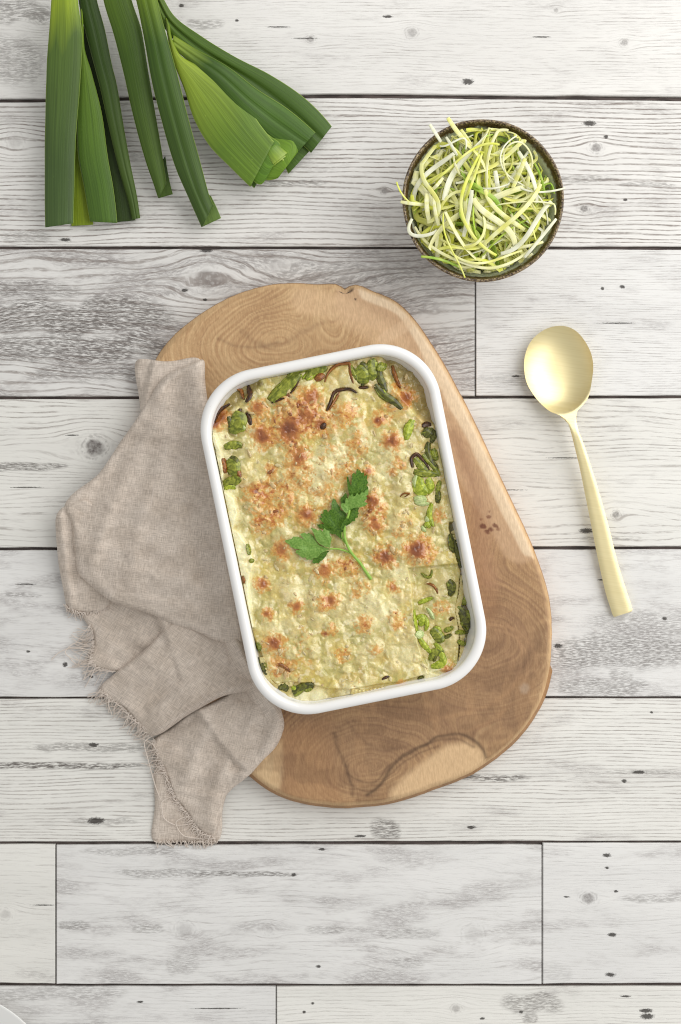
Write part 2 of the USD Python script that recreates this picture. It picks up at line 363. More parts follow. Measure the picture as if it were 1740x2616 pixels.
cham = 0.0022 + 0.0022 * fb(rw[:, 0] * 1000, rw[:, 1] * 1000, 40, 2, 5)
inn = rw - nr * cham[:, None]
pts, tri, nb = poly_grid(inn, 0.0011)
x, y = pts[:, 0] * 1000, pts[:, 1] * 1000
zt = BZ + (fb(x, y, 60, 3, 2) - .5) * 0.0010
dn = dist_ring(pts, rw); zt -= 0.0006 * np.exp(-(dn / 0.004) ** 2)
def mm(u, v, z=BZ): return P(u, v, z)[..., :2] * 1000
def inpoly(x, y, px, soft):
    q = mm(*np.array(px, float).T)
    pg = Polygon(q); p = shapely.points(x, y)
    d = shapely.distance(p, pg.exterior); s = np.where(shapely.contains_xy(pg, x, y), d, -d)
    return sstep(-soft, soft, s)
def board_color(x, y, edge):
    wx = x + (fb(x, y, 45, 3, 11) - .5) * 26; wy = y + (fb(x, y, 45, 3, 12) - .5) * 26
    # growth rings run round several hearts of the branching wood
    hearts = [(770, 700, 1.0, .35), (860, 1760, .55, 1.0), (1130, 1480, .7, .9), (640, 790, .45, 1.0), (1040, 1180, 1.0, .22)]
    fld = np.zeros_like(x); wsum = np.zeros_like(x)
    for k, (u, v, ax, ay) in enumerate(hearts):
        c = mm(u, v); r = np.hypot((wx - c[0]) * ax, (wy - c[1]) * ay)
        w = 1 / (np.hypot(x - c[0], y - c[1]) + 12) ** 3
        fld += w * r; wsum += w
    fld /= wsum
    ring_ = .5 + .5 * np.sin(fld * 2 * np.pi / 4.2 + 5 * fb(x, y, 25, 3, 4))
    fine = fb(fld * 3.2, x * .03 + y * .05, 2.0, 3, 6)
    big = fb(wx, wy * .7, 60, 3, 15)
    c0, c1, c2 = np.array(srgb(216, 182, 132)), np.array(srgb(184, 145, 100)), np.array(srgb(144, 108, 78))
    lower = sstep(1260, 1520, (y * 0 + (P(0, 0)[1] * 1000 - y) / .364)) if False else sstep(40, -110, y)
    t = np.clip(.30 * ring_ * .6 + .75 * (fine - .2) + .9 * (big - .5) + .32 * lower, 0, 1)[:, None]
    col = np.where(t < .5, c0 + (c1 - c0) * t * 2, c1 + (c2 - c1) * (t * 2 - 1))
    def lay(mask, c, k):
        nonlocal col
        m = (mask * k)[:, None]; col = col * (1 - m) + np.array(c) * m
    sap = srgb(222, 192, 150)
    tx = .65 + .7 * (fine - .3)
    def band(px, w, soft, c, k):
        q = mm(*smooth_ring(px, 50, closed=False).T)
        d = shapely.distance(shapely.points(x + (fb(x, y, 30, 2, 61) - .5) * 6, y + (fb(x, y, 30, 2, 62) - .5) * 6), LineString(q))
        lay(1 - sstep(w * .364 - soft, w * .364 + soft, d), c, k * (.75 + .5 * fb(x, y, 12, 2, 63)).clip(0, 1) if False else k)
    band([(960, 900), (1020, 1020), (1060, 1150), (1085, 1290), (1100, 1400)], 44, 6, srgb(170, 126, 88), .6)
    band([(820, 690), (930, 755), (1000, 880), (1070, 1030), (1130, 1130), (1200, 1250)], 46, 3, srgb(205, 168, 130), .7)
    band([(850, 672), (930, 715), (985, 800), (1055, 930), (1120, 1060), (1185, 1190), (1222, 1262)], 19, 1.5, srgb(232, 206, 170), .9)
    band([(700, 690), (790, 715), (860, 760), (905, 790)], 30, 5, srgb(222, 186, 142), .6)
    band([(880, 782), (965, 725)], 13, 1, srgb(222, 188, 148), .6)
    band([(905, 800), (960, 870), (1010, 960)], 10, 3, srgb(196, 156, 116), .5)
    band([(1050, 1010), (1100, 1120), (1120, 1230), (1130, 1340)], 20, 6, srgb(176, 134, 100), .45)
    lay(inpoly(x, y, [(570, 1780), (605, 1700), (650, 1690), (652, 1780), (640, 1830), (600, 1820)], 3), srgb(222, 190, 142), .8)
    lay(inpoly(x, y, [(640, 1690), (760, 1650), (790, 1850), (655, 1840)], 7), srgb(176, 130, 86), .5)
    # dark lower right heartwood and the pale figured wedge at the bottom edge
    lay(inpoly(x, y, [(720, 1650), (1050, 1590), (1110, 1430), (1190, 1400), (1262, 1470), (1262, 1560), (1200, 1690), (1060, 1740), (960, 1720), (900, 1780), (820, 1840), (770, 1780)], 16), srgb(146, 112, 82), .45)
    lay(sstep(.50, .62, fb(x * .35 + wx * .3, y, 14, 3, 91)) * sstep(-20, -110, y), srgb(120, 88, 62), .35)
    lay(sstep(.52, .62, fb(x, y * .3, 9, 3, 92)) * sstep(-100, -150, y), srgb(196, 152, 104), .2)
    lay(inpoly(x, y, [(935, 1785), (985, 1745), (1030, 1715), (1075, 1708), (1110, 1730), (1125, 1765), (1060, 1800), (960, 1840), (895, 1850), (900, 1820)], 4), srgb(224, 188, 140), .88)
    for (poly, w, k, c) in [
        ([(845, 1830), (880, 1800), (905, 1760), (960, 1725), (1010, 1698), (1050, 1690), (1085, 1700), (1110, 1725), (1125, 1760)], 1.0, .8, srgb(70, 52, 40)),
        ([(800, 1780), (830, 1800), (862, 1800), (890, 1770), (940, 1730), (1000, 1708), (1050, 1702), (1090, 1718)], .7, .6, srgb(96, 70, 52)),
        ([(795, 1760), (820, 1815), (860, 1818), (900, 1780), (950, 1742), (1010, 1716)], .6, .5, srgb(96, 70, 52)),
        ([(770, 1690), (785, 1740), (805, 1790), (812, 1830)], 1.2, .55, srgb(84, 60, 46)),
        ([(800, 1660), (830, 1700), (880, 1725), (940, 1715)], 1.0, .4, srgb(110, 80, 60)),
        ([(560, 765), (620, 800), (690, 770), (740, 745)], 1.6, .35, srgb(120, 84, 58)),
        ([(500, 780), (570, 800), (640, 788)], .9, .4, srgb(110, 78, 56)),
        ([(1040, 1000), (1085, 1100), (1100, 1190), (1090, 1260)], 2.5, .28, srgb(140, 98, 68)),
        ([(1010, 900), (1050, 1000), (1070, 1080)], 2.0, .25, srgb(150, 108, 74)),
        ([(1120, 1440), (1180, 1450), (1200, 1520), (1180, 1580)], .8, .35, srgb(196, 152, 108)),
        ([(1140, 1450), (1195, 1475), (1215, 1530), (1200, 1590)], .7, .35, srgb(196, 152, 108)),
        ([(1170, 1440), (1225, 1490), (1240, 1540)], .7, .35, srgb(196, 152, 108)),
        ([(980, 1660), (1080, 1640), (1160, 1600), (1200, 1560)], 1.2, .3, srgb(182, 138, 94)),
        ([(1020, 1690), (1110, 1670), (1180, 1620)], 1.0, .3, srgb(182, 138, 94)),
        ([(1180, 1560), (1210, 1520), (1250, 1460)], 2.6, .4, srgb(98, 70, 52))]:
        q = mm(*smooth_ring(poly, 40, closed=False).T)
        d = shapely.distance(shapely.points(x + (fb(x, y, 9, 2, 3) - .5) * 3, y + (fb(x, y, 9, 2, 9) - .5) * 3), LineString(q))
        lay(np.exp(-(d / (w * 1.5)) ** 2) * (.75 + .9 * (fb(x, y, 4, 2, 21) - .2)).clip(0, 1), c, k * .8)
    # brown stain on the right, white scuff
    for (u, v, r, k) in [(1112, 1212, 9, .9), (1130, 1220, 9, .85), (1140, 1210, 9, .8), (1122, 1224, 8, .8), (1124, 1190, 5, .7), (1108, 1196, 4, .6), (1146, 1218, 6, .6), (1128, 1178, 4, .6)]:
        c = mm(u, v); d = np.hypot(x - c[0], (y - c[1]) * 1.3) + (fb(x, y, 3, 3, 31) - .5) * 5
        lay(sstep(r * .36, r * .2, d), srgb(112, 62, 42), k)
    c = mm(1208, 1585); lay(sstep(6, 2, np.hypot(x - c[0], y - c[1]) + (fb(x, y, 4, 2, 5) - .5) * 4), srgb(190, 168, 145), .45)
    for (u, v, r) in [(795, 664, 9), (785, 660, 6), (806, 670, 6), (818, 690, 4)]:
        c = mm(u, v); lay(sstep(r * .38, r * .2, np.hypot(x - c[0], (y - c[1])) + (fb(x, y, 3, 2, 7) - .5) * 2.5), srgb(52, 30, 20), .9)
    col *= (0.90 + .2 * fb(x * .5 + fld, y, 3.0, 3, 44))[:, None]
    lay(np.exp(-(edge / 1.3) ** 2), srgb(214, 182, 140), .4)
    lum = col @ np.array([.3, .6, .1]); return col * .90 + lum[:, None] * .10
col_t = board_color(x, y, dn * 1000)
N = nb
low = rw + nr * np.where(rw[:, 1] < -0.13, 0.0050, 0.0022)[:, None]
levels = [(rw, BZ - 0.0022), (rw + nr * .001, BZ - 0.007), (low, BZ - 0.014), (low - nr * .003, 0.0006)]
v = [np.c_[pts, zt]]; cc = [col_t]; f = [tri]
bark = np.array(srgb(176, 130, 82)); base = 0; off = len(pts)
prev = np.arange(N)
for li, (r2, z2) in enumerate(levels):
    v.append(np.c_[r2, z2 + (fb(r2[:, 0] * 1000, r2[:, 1] * 1000, 15, 2, li) - .5) * .0012 * (li < 3)])
    nz = (fb(r2[:, 0] * 1000, r2[:, 1] * 1000 + li * 5, 9, 3, 50) - .5)[:, None]
    cc.append((np.array(srgb(212, 178, 134)) if li == 0 else bark) * (1 + nz * .7))
    cur = np.arange(N) + off; off += N
    k = np.arange(N); k2 = (k + 1) % N
    q = np.vstack([np.c_[prev[k], cur[k], cur[k2]], np.c_[prev[k], cur[k2], prev[k2]]])
    f.append(q[:, ::-1] if Polygon(rw).exterior.is_ccw is False else q); prev = cur
v, cc = np.vstack(v), np.vstack(cc); f = np.vstack(f)
g = Graph(); X, Y, Z = g.pos()
st_ = g.noise(X / 1.2 + Y / 9., Y / 7. - X / 30., 0., 3., .6)
wood = g.done('teak', g.bsdf(base_color=g.mul(1.0, g.tone(), g.mix(st_.step(.3, .7), (.86, .84, .82), (1.04, 1.04, 1.04))), roughness=.5, specular_ior_level=.3, normal=g.bump(st_, .0003, .4)))
board = thing('cutting_board', (*P(800, 1260)[:2], 0), 'thick live-edged brown teak board under the white baking dish', 'cutting board')
part(board, 'slab', v, f, wood, smooth=40, col=cc)

# ------------------------------------------------------------------ baking dish
RZ = 0.0755
ang = math.radians(11.4)
DC = P(791.5, 1221, RZ)
ua, ub = np.array([math.cos(ang), math.sin(ang)]), np.array([-math.sin(ang), math.cos(ang)])   # across, along
HW, HL, CR = 0.0976, 0.1412, 0.049
def rrect(d, n=24):
    """Rounded rectangle, d inside the rim, in the dish's own axes."""
    a, b_, r = HW - d, HL - d, max(CR - d * .8, 0.012)
    out = []
    for (sx, sy, t0) in ((1, 1, 0), (-1, 1, 90), (-1, -1, 180), (1, -1, 270)):
        th = np.radians(np.linspace(t0, t0 + 90, n))
        out.append(np.c_[sx * (a - r) + r * np.cos(th), sy * (b_ - r) + r * np.sin(th)])
    # straight sides bow outwards a little
    p = np.vstack(out)
    return p
def dish_world(ab, z):
    ab = np.asarray(ab); xy = DC[:2] + ab[:, :1] * ua + ab[:, 1:2] * ub
    return np.c_[xy, np.broadcast_to(z, len(ab))]
def sweep(profile, closed=False):
    rs = [dish_world(rrect(d / 1000), z / 1000) for d, z in profile]
    n = len(rs[0]); v = np.vstack(rs); f = []
    k = np.arange(n); k2 = (k + 1) % n
    for i in range(len(rs) - (0 if closed else 1)):
        a, c = i * n, ((i + 1) % len(rs)) * n
        f += [np.c_[a + k, a + k2, c + k2], np.c_[a + k, c + k2, c + k]]
    return v, np.vstack(f), n
g = Graph(); X, Y, Z = g.pos()
spk = g.noise(X / 9., Y / 9., Z / 9., 3.).step(.735, .76)
en = g.done('white_enamel', g.bsdf(base_color=g.mix(spk * .4, (.86, .855, .845), (.55, .47, .38)), roughness=.16, specular_ior_level=.5, coat_weight=.3, coat_roughness=.05,
     normal=g.bump(g.noise(X / 22., Y / 22., Z / 22., 1.), .0012, .25)))
dish = thing('baking_dish', (DC[0], DC[1], BZ), 'white enamel rectangular baking dish with rolled rim full of gratin', 'baking dish')
tt = np.linspace(-40, 180, 15)
rimp = [(5.3 - 5.3 * math.cos(math.radians(t)), 71.2 + 4.3 * math.sin(math.radians(t)) - (0.8 if t > 150 else 0)) for t in tt]
rimp = [(4.35 - 4.35 * math.cos(math.radians(t)), 71.0 + 4.4 * math.sin(math.radians(t))) for t in np.linspace(-120, 180, 22)]
vv, ff, n = sweep(rimp); part(dish, 'rim', vv, ff, en)
wall = [(6.6, 67.6), (7.6, 64), (15, 40), (18, 26), (22, 21.6), (28, 20.6)]
vv, ff, n = sweep(wall); c = len(vv); vv = np.vstack([vv, [[DC[0], DC[1], .0206]]]); k = np.arange(n) + (len(wall) - 1) * n
ff = np.vstack([ff, np.c_[k, np.roll(k, -1), np.full(n, c)]]); part(dish, 'outer_wall', vv, ff, en)
wall = [(8.65, 71.0), (9.1, 66), (13, 56), (18, 32), (24, 24), (30, 23)]
vv, ff, n = sweep(wall); c = len(vv); vv = np.vstack([vv, [[DC[0], DC[1], .023]]]); k = np.arange(n) + (len(wall) - 1) * n
ff = np.vstack([ff, np.c_[k, np.roll(k, -1), np.full(n, c)]])[:, ::-1]; part(dish, 'inner_wall', vv, ff, en)

# ------------------------------------------------------------------ lasagne
FZ = 0.0665
def loc(u, v, z=FZ):
    w = P(u, v, z)[..., :2] - DC[:2]
    return np.stack([w @ ua, w @ ub], -1) * 1000
def ZA(x, y): return (500 + np.asarray(x, float) / 2.063) / 1.1097, (860 + np.asarray(y, float) / 2.063) / 1.1097
def ZB(x, y): return (500 + np.asarray(x, float) / 2.063) / 1.1097, (1330 + np.asarray(y, float) / 2.063) / 1.1097
def LA(pts): q = np.array(pts, float); return loc(*ZA(q[:, 0], q[:, 1]))
def LB(pts): q = np.array(pts, float); return loc(*ZB(q[:, 0], q[:, 1]))
KS = 0.348 / 1.1097 / 2.063 * 1.0     # zoomed pixel to mm
oring = rrect(0.0091) * 1000
pts, tri, nb = poly_grid(oring, 0.56)
A, B = pts[:, 0], pts[:, 1]
edge = dist_ring(pts, oring)
def pmask(q, soft):
    pg = Polygon(q).buffer(0); p = shapely.points(A, B); d = shapely.distance(p, pg.boundary)
    return sstep(-soft, soft, np.where(shapely.contains_xy(pg, A, B), d, -d))
n1, n2, n3, n4 = fb(A, B, 34, 2, 1), fb(A, B, 11, 2, 2), fb(A, B, 4.2, 2, 3), fb(A, B, 1.7, 2, 4)
jit = (fb(A, B, 5, 3, 9) - .5) * 4
browns_a = [(330, 375, 40, .75), (350, 520, 52, 1.0), (495, 490, 60, 1.25), (575, 425, 58, .85), (480, 345, 55, .7), (615, 320, 48, .9), (655, 465, 42, .9), (540, 630, 62, .75), (820, 410, 46, .65), (960, 440, 22, 1.1),
  (1005, 400, 34, .7), (1030, 550, 46, .9), (850, 565, 52, .7), (390, 700, 25, .6), (290, 840, 50, .65), (350, 820, 40, .6), (430, 800, 46, .65), (540, 780, 52, .55), (590, 935, 42, .85), (720, 760, 55, .45), (930, 870, 44, 1.0),
  (430, 940, 40, .65), (345, 975, 44, .7), (910, 710, 22, .8), (1060, 690, 40, .55), (1110, 325, 40, 1.0), (1070, 270, 30, .6), (130, 420, 50, .8), (105, 460, 24, .9), (1290, 940, 30, .7), (700, 590, 40, .35), (560, 700, 50, .3), (760, 420, 45, .4),
  (480, 860, 40, .35), (700, 870, 50, .4), (1110, 960, 50, .35), (940, 960, 45, .5), (820, 690, 40, .5)]
browns_b = [(1168, 150, 52, 1.25), (1215, 165, 40, .5), (1000, 188, 44, 1.05), (830, 240, 42, .6), (675, 262, 46, .75), (765, 240, 34, .6), (455, 152, 38, .75), (350, 335, 32, .95), (715, 415, 34, .85), (375, 490, 24, .85), (530, 450, 30, .8), (680, 440, 40, .4),
  (410, 645, 42, 1.05), (1040, 350, 26, .8), (890, 555, 42, .6), (1065, 520, 36, .7), (730, 570, 26, .7), (685, 595, 13, 1.0), (1295, 465, 36, .65), (940, 682, 26, .5), (470, 775, 30, .6), (1062, 62, 20, .7), (940, 25, 34, .8), (1340, 790, 32, .8), (1080, 880, 26, .8), (880, 380, 50, .45),
  (760, 700, 40, .35), (560, 740, 60, .35), (860, 800, 60, .25), (560, 620, 50, .3), (420, 770, 40, .5)]
brown = np.zeros_like(A); spot = np.zeros_like(A); dome = np.zeros_like(A)
for lst, Lf in ((browns_a, LA), (browns_b, LB)):
    for (bx, by, r, s) in lst:
        c = Lf([(bx, by)])[0]; rr = r * KS * 1.5
        dx, dy = A - c[0] + jit * .35, B - c[1] + jit * .3
        gsn = np.exp(-((dx * dx + dy * dy) / rr ** 2) ** 1.2)
        if s >= .75: spot = np.maximum(spot, (s - .1) * np.exp(-(((dx + jit * .3) ** 2 + (dy - jit * .3) ** 2) / (rr * .60) ** 2) ** 1.3))
        brown += s * gsn * (.62 + .2 * (r < 46)); dome += gsn * 2.0 * min(1, r / 45) * (.6 + .4 * s)
crumb = sstep(.42, .66, fb(A, B, 2.6, 3, 12))
rb = np.clip(brown * (.62 + 1.5 * (fb(A, B, 3.4, 4, 14) - .38)) + .30 * (brown > .05) * (fb(A, B, 6, 2, 15) - .5), 0, 1.25)
haze_b = sstep(.47, .72, fb(A, B, 9, 4, 17)) * .34
blots = np.random.default_rng(7)
sm = np.zeros_like(A)                                     # lumps of filling under the sheet
tree = cKDTree(pts)
for _ in range(640):
    c = np.array([blots.uniform(-82, 82), blots.uniform(-128, 128)]); r = blots.uniform(1.4, 3.4) if _ % 4 else blots.uniform(4, 8)
    idx = tree.query_ball_point(c, r * 2.2)
    if idx:
        d2 = ((A[idx] - c[0]) ** 2 + (B[idx] - c[1]) ** 2) / r ** 2
        sm[idx] = np.maximum(sm[idx], blots.uniform(.4, 1.0) * r * .34 * np.exp(-(d2 * 1.1) ** 1.5))
cs_ = np.random.default_rng(77).uniform([-86, -132], [86, 132], (900, 2))
cd, ci = cKDTree(cs_).query(np.c_[A + (fb(A, B, 4, 2, 81) - .5) * 3.2, B + (fb(A, B, 4, 2, 82) - .5) * 3.2], k=2)
cr_ = np.random.default_rng(78).uniform(.25, 1.0, 900)[ci[:, 0]] * sstep(.36, .58, fb(A, B, 26, 2, 83) + .08)
cell = sstep(0, 4.6, cd[:, 1] - cd[:, 0]) * cr_
hgt = cell * 1.5 + (n1 - .5) * 3.4 + (n2 - .5) * 4.2 + (n3 - .5) * .9 + (n4 - .5) * .25 + dome * 1.1 + sm * 1.1 + crumb * .55 * np.clip(brown * 1.5 + .25, 0, 1) * (n4 + .3)
# layers: right flank lower than the top sheet, its ruffled far edge, dark hollow beyond; step along the bottom and the left
ruf = np.sin(B / 2.1) * .9
right_low = pmask(np.vstack([LB([(1120, 250), (1140, 330), (1145, 450), (1160, 560), (1172, 650), (1200, 740), (1225, 800)]), LB([(1700, 900), (1700, 200)])]) + 0, .8)
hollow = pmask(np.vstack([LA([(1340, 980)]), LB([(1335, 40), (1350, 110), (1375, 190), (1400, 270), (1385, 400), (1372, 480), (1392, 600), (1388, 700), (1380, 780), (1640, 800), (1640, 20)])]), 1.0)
bottom_low = pmask(LB([(300, 600), (345, 690), (365, 760), (385, 830), (430, 862), (500, 850), (600, 858), (690, 885), (820, 885), (960, 862), (1080, 850), (1200, 815), (1290, 790), (1400, 800), (1400, 1100), (300, 1100), (200, 700)]), .8)
left_cream = pmask(np.vstack([LA([(60, 500), (110, 520), (140, 610), (150, 720), (140, 800), (205, 850), (225, 930), (200, 1010)]), LB([(230, 60), (275, 130), (310, 210), (280, 330), (290, 440), (310, 560), (200, 600), (50, 0)])]), 1.2)
left_low = left_cream
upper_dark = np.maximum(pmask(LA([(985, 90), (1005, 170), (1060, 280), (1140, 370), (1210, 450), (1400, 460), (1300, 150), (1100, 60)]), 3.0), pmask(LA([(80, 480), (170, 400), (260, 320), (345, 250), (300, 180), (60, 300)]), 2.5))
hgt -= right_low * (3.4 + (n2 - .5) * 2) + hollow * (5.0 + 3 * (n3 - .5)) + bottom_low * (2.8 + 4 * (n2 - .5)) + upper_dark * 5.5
lipr = np.exp(-((right_low - .5) / .32) ** 2) * .5
hgt -= 1.0 * np.exp(-(edge / 5.0) ** 2) * (1 - left_low)
hgt -= hgt * np.exp(-(edge / 1.5) ** 2) * .3
cream_spots = [LA([(110, 560)])[0], LA([(105, 520)])[0], LA([(125, 640)])[0], LA([(165, 830)])[0], LA([(180, 900)])[0], LA([(195, 950)])[0], LB([(215, 90)])[0], LB([(245, 170)])[0], LB([(270, 260)])[0], LB([(285, 350)])[0], LB([(275, 420)])[0],
   LB([(560, 925)])[0], LB([(640, 930)])[0], LB([(810, 925)])[0], LB([(860, 915)])[0], LB([(1220, 830)])[0], LB([(1270, 800)])[0]]
cream = np.zeros_like(A)
for c in cream_spots: cream = np.maximum(cream, np.exp(-(((A - c[0] + jit * .4) ** 2 + (B - c[1] + jit * .4) ** 2) / 7.5 ** 2) ** 1.3))
for (bx, by, r, Lf) in [(640, 720, 70, LA), (1030, 620, 45, LA), (770, 600, 34, LA), (720, 690, 40, LA), (930, 460, 80, LB), (1000, 470, 60, LB), (1080, 290, 40, LB), (430, 560, 36, LB), (540, 380, 40, LB), (1100, 720, 40, LB), (980, 720, 30, LA)]:
    c = Lf([(bx, by)])[0]; cream = np.maximum(cream, .55 * np.exp(-((A - c[0] + jit) ** 2 + (B - c[1] + jit) ** 2) / (r * KS * 1.5) ** 2))
hgt += cream * 1.3 + left_cream * (3.2 + 2 * (n2 - .5))
Zf = FZ * 1000 + hgt
C = lambda *c: np.array(srgb(*c))
def blend(col, m, c): m = np.clip(m, 0, 1)[:, None]; return col * (1 - m) + np.asarray(c) * m
col = np.tile(C(207, 190, 116), (len(A), 1))
col = blend(col, sstep(.42, .62, fb(A, B, 18, 3, 20)) * .7, C(184, 176, 108))
col = blend(col, sstep(.46, .64, fb(A, B, 7, 3, 21)) * .6, C(166, 160, 88))
col = blend(col, cell * .5, C(230, 216, 162))
col = blend(col, (1 - sstep(0, .9, cd[:, 1] - cd[:, 0])) * sstep(.42, .6, fb(A, B, 14, 2, 84)) * .2, C(168, 158, 82))
col = blend(col, sstep(.52, .68, fb(A, B, 5, 3, 22)) * .6, C(238, 224, 164))
col = blend(col, sstep(.54, .70, fb(A, B, 12, 3, 25)) * .55, C(218, 194, 98))
col = blend(col, sstep(.60, .72, fb(A, B, 3.2, 2, 23)) * .6, C(246, 236, 196))
col = blend(col, sstep(.60, .70, fb(A, B, 2.2, 2, 24)) * sstep(.45, .6, fb(A, B, 20, 2, 26)) * .40, C(214, 166, 88))
col = blend(col, sm.clip(0, 1) * .4, C(222, 208, 158))
col = blend(col, haze_b * (.55 + .9 * sstep(-20, 70, B - .4 * A)), C(212, 164, 80))
col = blend(col, right_low * .35, C(196, 180, 120))
col = blend(col, (bottom_low * .5 + left_low * .3), C(206, 186, 112))
col = blend(col, left_cream * sstep(.15, .42, fb(A, B, 9, 2, 71)) * .95, C(252, 243, 196))
col = blend(col, right_low * sstep(.45, .62, fb(A, B, 8, 3, 72)) * .5, C(176, 176, 92))
col = blend(col, cream * .95, C(252, 243, 194))
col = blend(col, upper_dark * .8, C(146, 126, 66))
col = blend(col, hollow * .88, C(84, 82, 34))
bb = np.maximum(rb * (1 - .6 * crumb * sstep(.1, .6, rb)), spot * (.72 + .5 * (n3 - .3)))
gr_ = (fb(A, B, 1.5, 2, 95) - .5) * .9 + (n3 - .5) * .5
bb = np.clip(bb + gr_ * sstep(.05, .3, bb), 0, 1.4)
col = blend(col, sstep(.12, .34, bb) * .75, C(212, 150, 66))
col = blend(col, sstep(.40, .66, bb) * .85, C(178, 100, 42))
col = blend(col, sstep(.74, .98, bb) * .88, C(118, 62, 34))
col = blend(col, sstep(.2, .6, rb) * crumb * .5 * (1 - sstep(.2, .5, spot)), C(226, 184, 118))
spt = spot * (.75 + .5 * (n3 - .3))
col = blend(col, sstep(.12, .5, spt) * .75, C(186, 118, 62))
col = blend(col, sstep(.38, .85, spt) * .85, C(138, 76, 42))
col = blend(col, sstep(.8, 1.1, spt) * .8, C(96, 48, 30))
g = Graph(); X, Y, Z = g.pos()
nn = g.noise(X / 1.3, Y / 1.3, Z / 1.3, 3., .6)
wet = g.noise(X / 6., Y / 6., 3.0, 2.).step(.40, .6, .12, .32)
gratin = g.done('gratin', g.bsdf(base_color=g.mul(1.0, g.tone(), g.mix(nn.step(.32, .68), (.93, .92, .88), (1.05, 1.05, 1.05))), roughness=wet, specular_ior_level=.45, subsurface_weight=.25, subsurface_scale=.002,
      subsurface_radius=(1., .7, .35), coat_weight=.45, coat_roughness=.10, normal=g.bump(nn, .0004, .3)))
las = thing('lasagne', (DC[0], DC[1], .024), 'browned leek lasagne with cheese crust filling the white dish', 'lasagne')
vtop = dish_world(pts / 1000, Zf / 1000)
ctree = cKDTree(vtop[:, :2])
def crust_z(xy): return vtop[ctree.query(xy)[1], 2]
# crumbs of melted grated cheese
r_ = np.random.default_rng(21)
ico = trimesh.creation.icosphere(subdivisions=1)
lumps = []; lcol = []
w = .2 + .8 * np.clip(brown, 0, 1) ; w = w * (edge > 6) * (hollow < .2) * (1 - .85 * np.clip(spot, 0, 1)); w /= w.sum()
for i in r_.choice(len(A), 520, p=w, replace=False):
    s = (.3 + 1.3 * r_.random() ** 2.2) * np.array([r_.uniform(.9, 2.4), r_.uniform(.7, 1.2), r_.uniform(.35, .6)])
    R = trimesh.transformations.random_rotation_matrix(r_.random(3))[:3, :3]
    q = ico.vertices * (1 + (r_.random((len(ico.vertices), 1)) - .5) * .8) * s
    a_ = r_.uniform(0, 6.28); ca, sa = math.cos(a_), math.sin(a_)
    q = q @ np.array([[ca, sa, 0], [-sa, ca, 0], [0, 0, 1]])
    lumps.append((vtop[i] + q / 1000 + [0, 0, s[2] * .00015], ico.faces))
    t_ = np.clip(rb[i] * 1.1 + r_.normal(0, .16) + .08, 0, 1)
    c_ = C(226, 208, 150) * (1 - t_) + C(186, 122, 58) * t_ if t_ < .8 else C(150, 88, 44)
    lcol.append(np.tile(c_, (len(ico.vertices), 1)))
vv, ff = cat(lumps)
part(las, 'cheese_crumbs', vv, ff, gratin, col=np.vstack(lcol), kind='stuff')

# pieces of leek and onion baked into the crust
def veg(name, lo, hi, rough=.3):
    g = Graph(); u, vv_ = g.uv()
    n_ = g.noise(u * 9., vv_ * .5, 0., 3., .65); p_ = g.noise(u * 2.5, vv_ * 2.0, 4., 2.)
    e_ = (u - .5).abs().step(.40, .5) * g.noise(u * 3., vv_ * 1.5, 9., 2.).step(.5, .62) * .5
    c_ = g.mix(p_.step(.35, .65), lo, hi)
    c_ = g.mul(1.0, c_, g.mix(n_.step(.35, .65), (.70, .72, .66), (1.18, 1.16, 1.1)))
    c_ = g.mix(e_, c_, srgb(84, 54, 24))
    return g.done(name, g.bsdf(base_color=c_, roughness=rough, specular_ior_level=.5, normal=g.bump(n_, .0003, .3)))
VG = {'bright': veg('leek_bright', srgb(134, 152, 26), srgb(188, 200, 74)), 'green': veg('leek_green', srgb(96, 106, 22), srgb(158, 164, 62)), 'dark': veg('leek_dark', srgb(62, 62, 18), srgb(112, 116, 40)),
      'char': veg('leek_charred', srgb(40, 24, 14), srgb(92, 56, 26)), 'pale': veg('leek_pale', srgb(176, 196, 128), srgb(206, 214, 160)), 'brown': veg('onion_brown', srgb(112, 64, 26), srgb(168, 108, 48))}
rr_ = np.random.default_rng(4)
def bit(path, wd, tone, lift=1.0, curl=.6, Lf=LA, name='leek_piece'):
    bit1(path, wd, tone, lift, curl, Lf, name)
    if wd >= 30 and len(path) > 1:                       # a second, narrower leaf lies over the first
        q = resample(path, 9); t = np.gradient(q, axis=0); t /= np.linalg.norm(t, axis=1, keepdims=True) + 1e-9
        q = q + np.c_[-t[:, 1], t[:, 0]] * wd * rr_.choice([-.34, .34]); a0 = rr_.integers(0, 3)
        alt = {'green': ['dark', 'bright', 'green'], 'bright': ['green', 'bright', 'pale'], 'dark': ['green', 'char', 'green'], 'pale': ['bright', 'pale', 'pale']}.get(tone, [tone] * 3)
        bit1([tuple(p) for p in q[a0:a0 + 6:2]], wd * .45, alt[rr_.integers(3)], lift + 2, curl, Lf, name)
